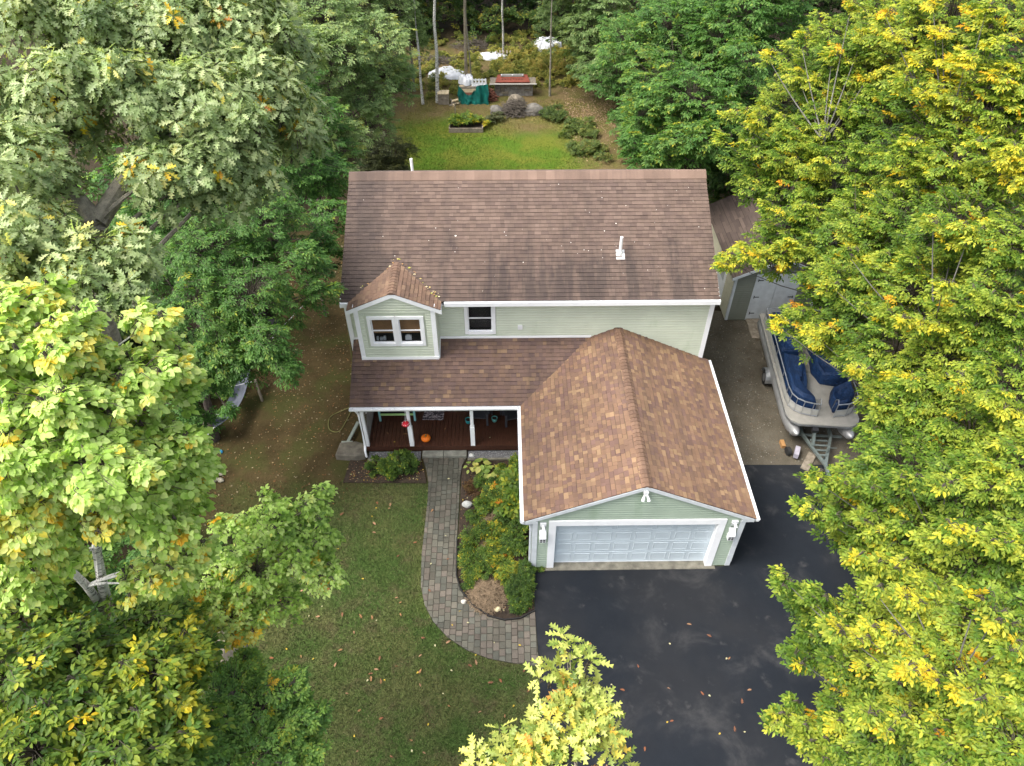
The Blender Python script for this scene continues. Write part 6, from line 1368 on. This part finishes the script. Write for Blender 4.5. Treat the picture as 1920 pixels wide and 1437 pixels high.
# slender birches round the back clearing
def slim(name, label, x, y, r, h, lean, seed, bark='birch', crown=True, pal=P_BEECH, q0=1.5):
    lobs = [(x+lean[0]*h*.9+dx, y+lean[1]*h*.9+dy, h+dz, rr, .0) for dx, dy, dz, rr in ((0,0,0,1.5),(1.2,.4,-1.2,1.3),(-1.1,.3,-1.0,1.3),(.4,1,-2.4,1.2),(-.6,-.6,1,1.1))]
    tree(name, label, lobs, (x,y), cloud, bark, r=r, seed=seed, trunk=[(x,y,-.1),(x+lean[0]*h*.33,y+lean[1]*h*.33,h*.33),(x+lean[0]*h*.66+.05,y+lean[1]*h*.66,h*.66),(x+lean[0]*h,y+lean[1]*h,h)], L=.17, cov=2.0, pal=pal, q0=q0, droop=.4, fill=False, limb=.3, group='slender trees in the back clearing', lfa=.3)
slim('slender_birch', 'slender pale trunk at the left, nearest the dark shrub', -5.22,46.5,.085,13.5,(0,.01),31)
slim('slender_birch', 'pale birch trunk rising beside the wooden crate', -4.28,46.75,.12,14.5,(.035,.01),32)
slim('slender_birch', 'tan trunk rising behind the white sack', -2.55,50.6,.12,14.0,(.025,.0),33,'bark_tan',pal=P_BEECH,q0=2.3)
slim('slender_birch', 'thin dark leaning pole of a tree behind the lumber', -2.15,50.0,.05,11.0,(-.05,.03),34,'bark_grey')
slim('slender_birch', 'pale birch trunk behind the low plastic sheet', .02,54.8,.09,14.0,(.0,.0),35)
slim('slender_birch', 'slim grey trunk on the right of the clearing', 3.1,47.7,.07,9.5,(-.02,.02),36,'bark_grey',pal=P_GREY,q0=1.6)
for i, (dx, dy) in enumerate(((0,0),(.35,.2),(-.3,.3))):
    slim('slender_maple', 'one of three grey trunks clustered left of the clearing', -6.3+dx,48.4+dy,.09,9.0,(-.03+.03*i,.02),40+i,'bark_grey',pal=P_GREY,q0=1.3)
# the woods behind the clearing
rw = random.Random(5)
WO = [(24,27),(30,36),(24,38),(32,47),(22,49),(28,56),(36,58),(20,60),(-15.5,20),(-14.5,29),(-13,36),(-16,12),(-14,41),(12,32),(15.5,30),(12.5,44),(18,22),(18.5,13),(16.5,5),(10.5,38.5),(-14,58),(-10,61),(-6.5,60.5),(-3.5,63),(-.5,61.5),(2.5,63.5),(5.5,60.5),(9,59),(13,57),(-1.8,68),(3.8,69),(-8,68),(-18,52),(17,52),(-13,47),(15,46)]
PLW = ['far right of the shed','at the right edge beyond the golden beech','behind the golden topped beech','in the far right woods, middle','right of the back woods near','in the far right woods, back','in the top right corner woods','right of the deep green tree','behind the big oak at left','left of the grey green birch','between left yard and far birch','under the oak near the left edge','left of the back clearing','behind the shed','right of the shed behind the beeches','right of the tan leaf slope','beneath the beeches at the right edge','right of the boat beneath the beeches','in the lower right behind the beeches','directly behind the green maple','far left end of the woods','left of centre at the back','behind the leftmost slender birch','behind the branch pile','straight behind the plastic sheets','centre right behind the clearing','right behind the wrapped heap','farther right at the back','right end of the back woods','deep in the woods left','deep in the woods right','deep in the woods far left','at the upper left frame edge','at the upper right frame edge','beyond the far birch at left','beyond the right trees at the back']
for i, ((x, y), wl_) in enumerate(zip(WO, PLW)):
    h = rw.uniform(8,12) if i > 19 or i < 8 else rw.uniform(4.5,6)
    lo = [(x+rw.uniform(-2.2,2.2), y+rw.uniform(-1.8,1.8), h*f, rw.uniform(1.6,2.4), 0) for f in (.25,.4,.5,.62,.75,.85,.95)]
    tree('forest_tree', 'dark green forest tree ' + wl_, lo, (x,y), cloud, 'bark_dark', r=.2, seed=100+i, L=.24, cov=1.7, pal=P_DARK if i % 3 else P_ASH, q0=1.3, qs=.35, droop=.3, wide=.55, fill=False, group='dark trees of the back woods')
# understorey, weeds and hedging below the crowns
def understorey(name, label, pts, L, cov, pal, q0, seed, kind='stuff', **kw):
    rng = np.random.default_rng(seed); V, F, C, _ = cloud(rng, pts, (0, 30), L, cov, pal, q0=q0, **kw); V[:,2] = np.maximum(V[:,2], .02)
    mesh_np(name, V, F, M['leaf'], None, C, kind=kind, label=label, cat='undergrowth')
ru = random.Random(9)
understorey('undergrowth', 'dark saplings and ferns covering the forest floor on the left', [(ru.uniform(-22,-11.5), ru.uniform(4,46), ru.uniform(.4,1.8), ru.uniform(.9,1.6), 0) for _ in range(70)], .17, 1.0, P_DARK, 1.5, 201)
understorey('undergrowth', 'dark saplings and ferns covering the forest floor on the right', [(ru.uniform(14,24), ru.uniform(2,46), ru.uniform(.4,1.8), ru.uniform(.9,1.6), 0) for _ in range(60)], .17, 1.0, P_DARK, 1.5, 202)
understorey('undergrowth', 'dark green brush along the edge of the back woods', [(ru.uniform(-12,12), ru.uniform(57.5,61), ru.uniform(.5,1.6), ru.uniform(.8,1.5), 0) for _ in range(46)], .20, 1.2, P_DARK, 1.7, 203)
understorey('undergrowth', 'yellowing ferns and weeds across the back clearing', [(ru.uniform(-.8,6.2), ru.uniform(48.9,56), ru.uniform(.05,.22), ru.uniform(.25,.55), ru.uniform(-.7,.7)) for _ in range(190)] + [(ru.uniform(-7,7), ru.uniform(55.5,59), .1, ru.uniform(.25,.5), ru.uniform(-.9,.0)) for _ in range(60)] + [(ru.uniform(-6.5,-.5), ru.uniform(47.5,55), .1, ru.uniform(.2,.45), ru.uniform(-.7,.3)) for _ in range(110)], .12, 2.2, [(.06,.085,.022),(.15,.17,.035),(.28,.26,.06),(.36,.26,.07),(.30,.18,.07)], 1.45, 204, lfa=.6, lfs=1.5)
understorey('undergrowth', 'dim green saplings deep under the back woods', [(ru.uniform(-16,16), ru.uniform(61,74), ru.uniform(.5,2.2), ru.uniform(1.0,1.9), 0) for _ in range(60)], .24, 1.0, P_DARK, 1.3, 209)
understorey('undergrowth', 'rough green weeds at the right of the back lawn', [(3.2+ru.uniform(-.5,.7), 44.3+ru.uniform(-.6,.5), .3, .5, -.2) for _ in range(8)] + [(ru.uniform(3.6,5.8), ru.uniform(38.5,43.5), .18, ru.uniform(.35,.6), ru.uniform(-.2,.4)) for _ in range(22)], .12, 1.7, [(.04,.06,.02),(.07,.11,.03),(.13,.16,.04),(.26,.22,.06),(.25,.18,.06)], 1.3, 205)
understorey('undergrowth', 'shrubby green edge between right woods and back lawn', [(ru.uniform(6.8,9.5), ru.uniform(36,50), ru.uniform(.3,1.0), ru.uniform(.6,1.0), 0) for _ in range(24)], .15, 1.5, P_ASH, 1.2, 206)
understorey('undergrowth', 'dark green weeds around the stone heap left of the yard', [(ru.uniform(-11.8,-10.3), ru.uniform(14.5,22), ru.uniform(.2,.8), ru.uniform(.4,.7), 0) for _ in range(20)], .11, 1.6, P_ASH, 1.2, 207)
understorey('undergrowth', 'leafy green scrub beneath the lower left trees', [(ru.uniform(-12,-8.4), ru.uniform(5,13.5), ru.uniform(.3,1.4), ru.uniform(.6,1.0), 0) for _ in range(26)], .12, 1.5, P_ASH, 1.25, 208)
plant('white_shrub', 'pale silvery green shrub at the corner of the back lawn', [(-7.0,38.6,.5,.8),(-7.6,39.5,.7,.9),(-6.8,37.6,.4,.7)], .13, 3, [(.05,.08,.04),(.12,.16,.08),(.24,.28,.16),(.3,.3,.2),(.3,.3,.2)], 60, q0=1.5)

# ------------------------------------------------------------------ grass blades
def in_poly(x, y, poly):
    c = np.zeros(len(x), bool); n = len(poly)
    for i in range(n):
        (x1,y1),(x2,y2) = poly[i], poly[(i+1)%n]
        c ^= ((y1 > y) != (y2 > y)) & (x < (x2-x1)*(y-y1)/((y2-y1) or 1e-9)+x1)
    return c
def grass():
    rng = np.random.default_rng(77); n = 210000
    x = rng.uniform(-10,.9,n); y = rng.uniform(2.5,15.6,n)
    bad = in_poly(x, y, PL+PR) | ((x > -1.6) & (y > 10.3)) | (x > .80)
    dirt = sstep(-.7,.7,(y-14.2)*.55+(-6.8-x)*.22+.35*lf(x,y,.7)+.2*lf(x,y,1.9,2.))
    keep = ~bad & (rng.random(n) > dirt*.85); x, y = x[keep], y[keep]; n = len(x)
    dry = np.clip(.5+.55*lf(x,y,.8,1.)+.35*lf(x,y,2.3,.3)+rng.normal(size=n)*.25,0,1)
    edge = np.clip(1-np.abs(x+2.4)/.6,0,1)*(y > 10.5)
    C = (1-dry)[:,None]*np.array([.052,.094,.019]) + dry[:,None]*np.array([.115,.115,.048]); C = C*(1-edge[:,None]*.5)+edge[:,None]*.5*np.array([.10,.14,.02])
    C = C*rng.uniform(.4,1.6,(n,1))
    a = rng.uniform(0,6.28,n); h = rng.uniform(.025,.075,n); w_ = rng.uniform(.006,.016,n); ln = rng.uniform(.01,.05,n); b = rng.uniform(0,6.28,n)
    B = np.stack([x,y,np.full(n,-.012)],1); S = np.stack([np.cos(a)*w_,np.sin(a)*w_,0*a],1); T = B+np.stack([np.cos(b)*ln,np.sin(b)*ln,h],1)
    V = np.stack([B-S,B+S,T],1).reshape(-1,3); F = np.arange(3*n).reshape(-1,3)
    mesh_np('grass', V, F, M['grass_blade'], None, np.repeat(C,3,0), kind='stuff', label='short patchy green grass of the front lawn', cat='grass')
    n = 60000; x = rng.uniform(-7,6,n); y = rng.uniform(27.5,47,n); keep = (lf(x,y,.7)*.6+rng.normal(size=n)*.3+np.minimum(x+6.2,5.0-x)*1.0 > 0) & ~((x > -3.35)&(x < -1.2)&(y > 42.2)&(y < 43.6)); x, y = x[keep], y[keep]; n = len(x)
    dry = np.clip(sstep(42,45,y+.5*lf(x,y,.7))+np.exp(-(((x-1.6)/2.)**2+((y-43)/1.)**2))+.25*lf(x,y,.9)+rng.normal(size=n)*.15,0,1)
    C = ((1-dry)[:,None]*np.array([.10,.17,.02])+dry[:,None]*np.array([.22,.18,.06]))*rng.uniform(.6,1.35,(n,1))
    a = rng.uniform(0,6.28,n); w_ = rng.uniform(.012,.03,n); b = rng.uniform(0,6.28,n); ln = rng.uniform(.01,.06,n); h = rng.uniform(.03,.09,n)
    B = np.stack([x,y,np.full(n,-.03)],1); S = np.stack([np.cos(a)*w_,np.sin(a)*w_,0*a],1); T = B+np.stack([np.cos(b)*ln,np.sin(b)*ln,h+.02],1)
    mesh_np('grass', np.stack([B-S,B+S,T],1).reshape(-1,3), np.arange(3*n).reshape(-1,3), M['grass_blade'], None, np.repeat(C,3,0), kind='stuff', label='bright green grass of the back lawn', cat='grass')
grass()
# ------------------------------------------------------------------ fallen leaves
LC = [(.17,.075,.03),(.21,.115,.045),(.14,.06,.025),(.30,.22,.04),(.30,.27,.15),(.24,.145,.075)]
def litter(name, n, fx, zf, size, label, seed, cols=LC):
    rng = np.random.default_rng(seed); x, y = fx(rng, n); n = len(x)
    a = rng.uniform(0,6.28,n); d = np.stack([np.cos(a),np.sin(a),rng.normal(size=n)*.15],1); nn = unit(np.stack([rng.normal(size=n)*.3,rng.normal(size=n)*.3,np.ones(n)],1))
    B = np.stack([x,y,zf+rng.uniform(.008,.03,n)],1); V, F, k = emit_leaves(B, d, nn, size*rng.uniform(.6,1.3,n), .6, 0)
    c = np.array(cols)[rng.integers(0,len(cols),n)]*rng.uniform(.6,1.2,(n,1)); V[:,2] = np.maximum(V[:,2], np.min(zf)+.004)
    mesh_np(name, V, F, M['litter_leaf'], None, np.repeat(c,k,0), kind='stuff', label=label, cat='leaf litter')
def fx_dirt(rng, n):
    x = rng.uniform(-10.5,-5.4,n); y = rng.uniform(13.2,31,n); k = ((y < 16.9) | (x < -5.5)) & ~((x > -6.05)&(y > 16.4)&(y < 17.4)); k &= rng.random(n) < np.clip((y-12.6)*.2+.05,0,1); return x[k], y[k]
litter('leaf_litter', 3000, fx_dirt, .0, .07, 'small brown leaves scattered over the dirt yard', 1, [(.13,.07,.028),(.16,.09,.04),(.11,.05,.02),(.22,.16,.08),(.28,.23,.15),(.17,.085,.03)])
litter('leaf_litter', 1500, lambda r, n: (r.uniform(7.2,13,n), r.uniform(16.3,24,n)), .01, .05, 'tiny brown leaves and chips over the gravel parking', 2, [(.12,.075,.045),(.18,.12,.08),(.25,.2,.14)])
litter('leaf_litter', 2600, lambda r, n: (r.uniform(4,9,n), 44.8+r.normal(size=n)*2.2), .0, .10, 'tan fallen leaves on the slope right of the clearing', 3, [(.30,.20,.12),(.24,.15,.09),(.36,.26,.17)])
litter('leaf_litter', 500, lambda r, n: (r.uniform(-1.5,.7,n), r.uniform(10.6,16.3,n)), .03, .06, 'brown leaves lying on the planted bed soil', 4)
litter('leaf_litter', 260, lambda r, n: (r.uniform(-5.4,-2.9,n), r.uniform(15.55,16.4,n)), .03, .06, 'brown leaves lying on the mulched bed left of the path', 5)
def specks():
    rng = np.random.default_rng(3); n = 95; x = rng.uniform(-5.1,6.8,n); y = rng.uniform(18.8,22.6,n); k = ~((x > -5)&(x < -2.1)&(y < 19.8)); x, y = x[k], y[k]; n = len(x)
    m = MB(); cc = []
    for i in range(n):
        s = rng.uniform(.010,.024)*(2 if rng.random() < .06 else 1); z = ZE+SM*(y[i]-YE)+.016
        m.add([(x[i]+s*math.cos(a), y[i]+s*.9*math.sin(a), z+SM*s*.9*math.sin(a)) for a in np.linspace(0,5.2,6)]+[(x[i],y[i],z+.01)], [(k2,(k2+1)%6,6) for k2 in range(6)]); cc.append(np.tile((.68,.64,.56),(7,1)))
    m.build('lichen_spots', M['litter_leaf'], main_roof, col=np.concatenate(cc), kind='stuff')
    rng = np.random.default_rng(8); pts = []
    for i in range(46):
        f = rng.random(); s = rng.choice([-1,1,1]); xx = DXM + s*(DXM-DXL)*(1-f); yy = yv0+(yv1-yv0)*f
        pts.append((xx+rng.normal()*.06, yy+abs(rng.normal())*.08, max(ZE+SM*(yy-YE),5.4)+.05))
    P = np.array(pts); n = len(P); a = rng.uniform(0,6.28,n); V, F, k = emit_leaves(P, np.stack([np.cos(a),np.sin(a),.2+0*a],1), unit(np.stack([0*a,-.4+0*a,1+0*a],1)+rng.normal(size=(n,3))*.2), rng.uniform(.05,.12,n), .6, 0)
    c = np.array([(.30,.17,.07),(.45,.36,.14),(.30,.30,.06),(.5,.42,.25)])[rng.integers(0,4,n)]
    mesh_np('leaf_litter', V, F, M['litter_leaf'], None, np.repeat(c,k,0), kind='stuff', label='dead leaves caught in the dormer roof valleys', cat='leaf litter')
specks()
def loose_leaves():
    meshes = []; rng = np.random.default_rng(15)
    LOOK = ['rusty red lobed','orange brown lobed','dark brown lobed','small yellow','small cream','tan lobed']
    for i, c in enumerate([(.22,.085,.04),(.26,.135,.06),(.17,.075,.04),(.40,.29,.04),(.38,.35,.20),(.30,.17,.095)]):
        big = i in (0,1,2,5); V, F, k = emit_leaves(np.zeros((1,3)), np.array([[1.,0,.12]]), np.array([[.1,.15,1.]]), np.array([.15 if big else .085]), .66 if big else .7, 2 if big else 1)
        V[:,2] += .012 - min(0, V[:,2].min())
        me = bpy.data.meshes.new('fallen_leaf'); me.from_pydata(V.tolist(), [], F.tolist()); at = me.color_attributes.new('Col','FLOAT_COLOR','POINT'); at.data.foreach_set('color', np.tile((*c,1.),(len(V),1)).ravel()); me.materials.append(M['litter_leaf']); meshes.append(me)
    def put(x, y, z, label, group):
        mi = int(rng.integers(0,len(meshes))); o = bpy.data.objects.new('fallen_leaf', meshes[mi]); link(o); look = LOOK[mi]; o.location = (x,y,z); o.rotation_euler = (rng.normal()*.15,rng.normal()*.15,rng.uniform(0,6.28)); s = rng.uniform(.6,1.05); o.scale = (s,s,s)
        tag(o, look + ' ' + label, 'leaf', look + ' ' + group)
    k = 0
    while k < 150:
        x, y = rng.uniform(-8,.8), rng.uniform(4.5,14.8)
        if in_poly(np.array([x]),np.array([y]),PL+PR)[0] or (x > -1.7 and y > 10.2) or (x > .7): continue
        if rng.random() < .45 and y > 10: continue
        put(x,y,.02,'leaf fallen on the front lawn','leaves fallen on the front lawn'); k += 1
    for _ in range(60): put(rng.uniform(1.2,11), rng.uniform(5.2,11.2)-abs(rng.normal())*.5, .022, 'leaf fallen on the dark driveway','leaves fallen on the driveway')
    for x, y in ((-1.95,15.6),(-2.5,14.2),(-1.9,12.4),(-2.35,12.3),(-2.3,11.3),(-1.6,10.2),(-.4,9.7),(-2.0,13.3),(.3,9.6),(-1.2,10.3)): put(x,y,.05,'leaf fallen on the paver path','leaves fallen on the path')
    for x, y in ((-4.3,17.5),(-3.7,17.4),(-4.0,17.05),(-.6,17.2),(-2.2,17.6)): put(x,y,DKZ+.006,'leaf fallen on the porch deck','leaves fallen on the porch deck')
loose_leaves()
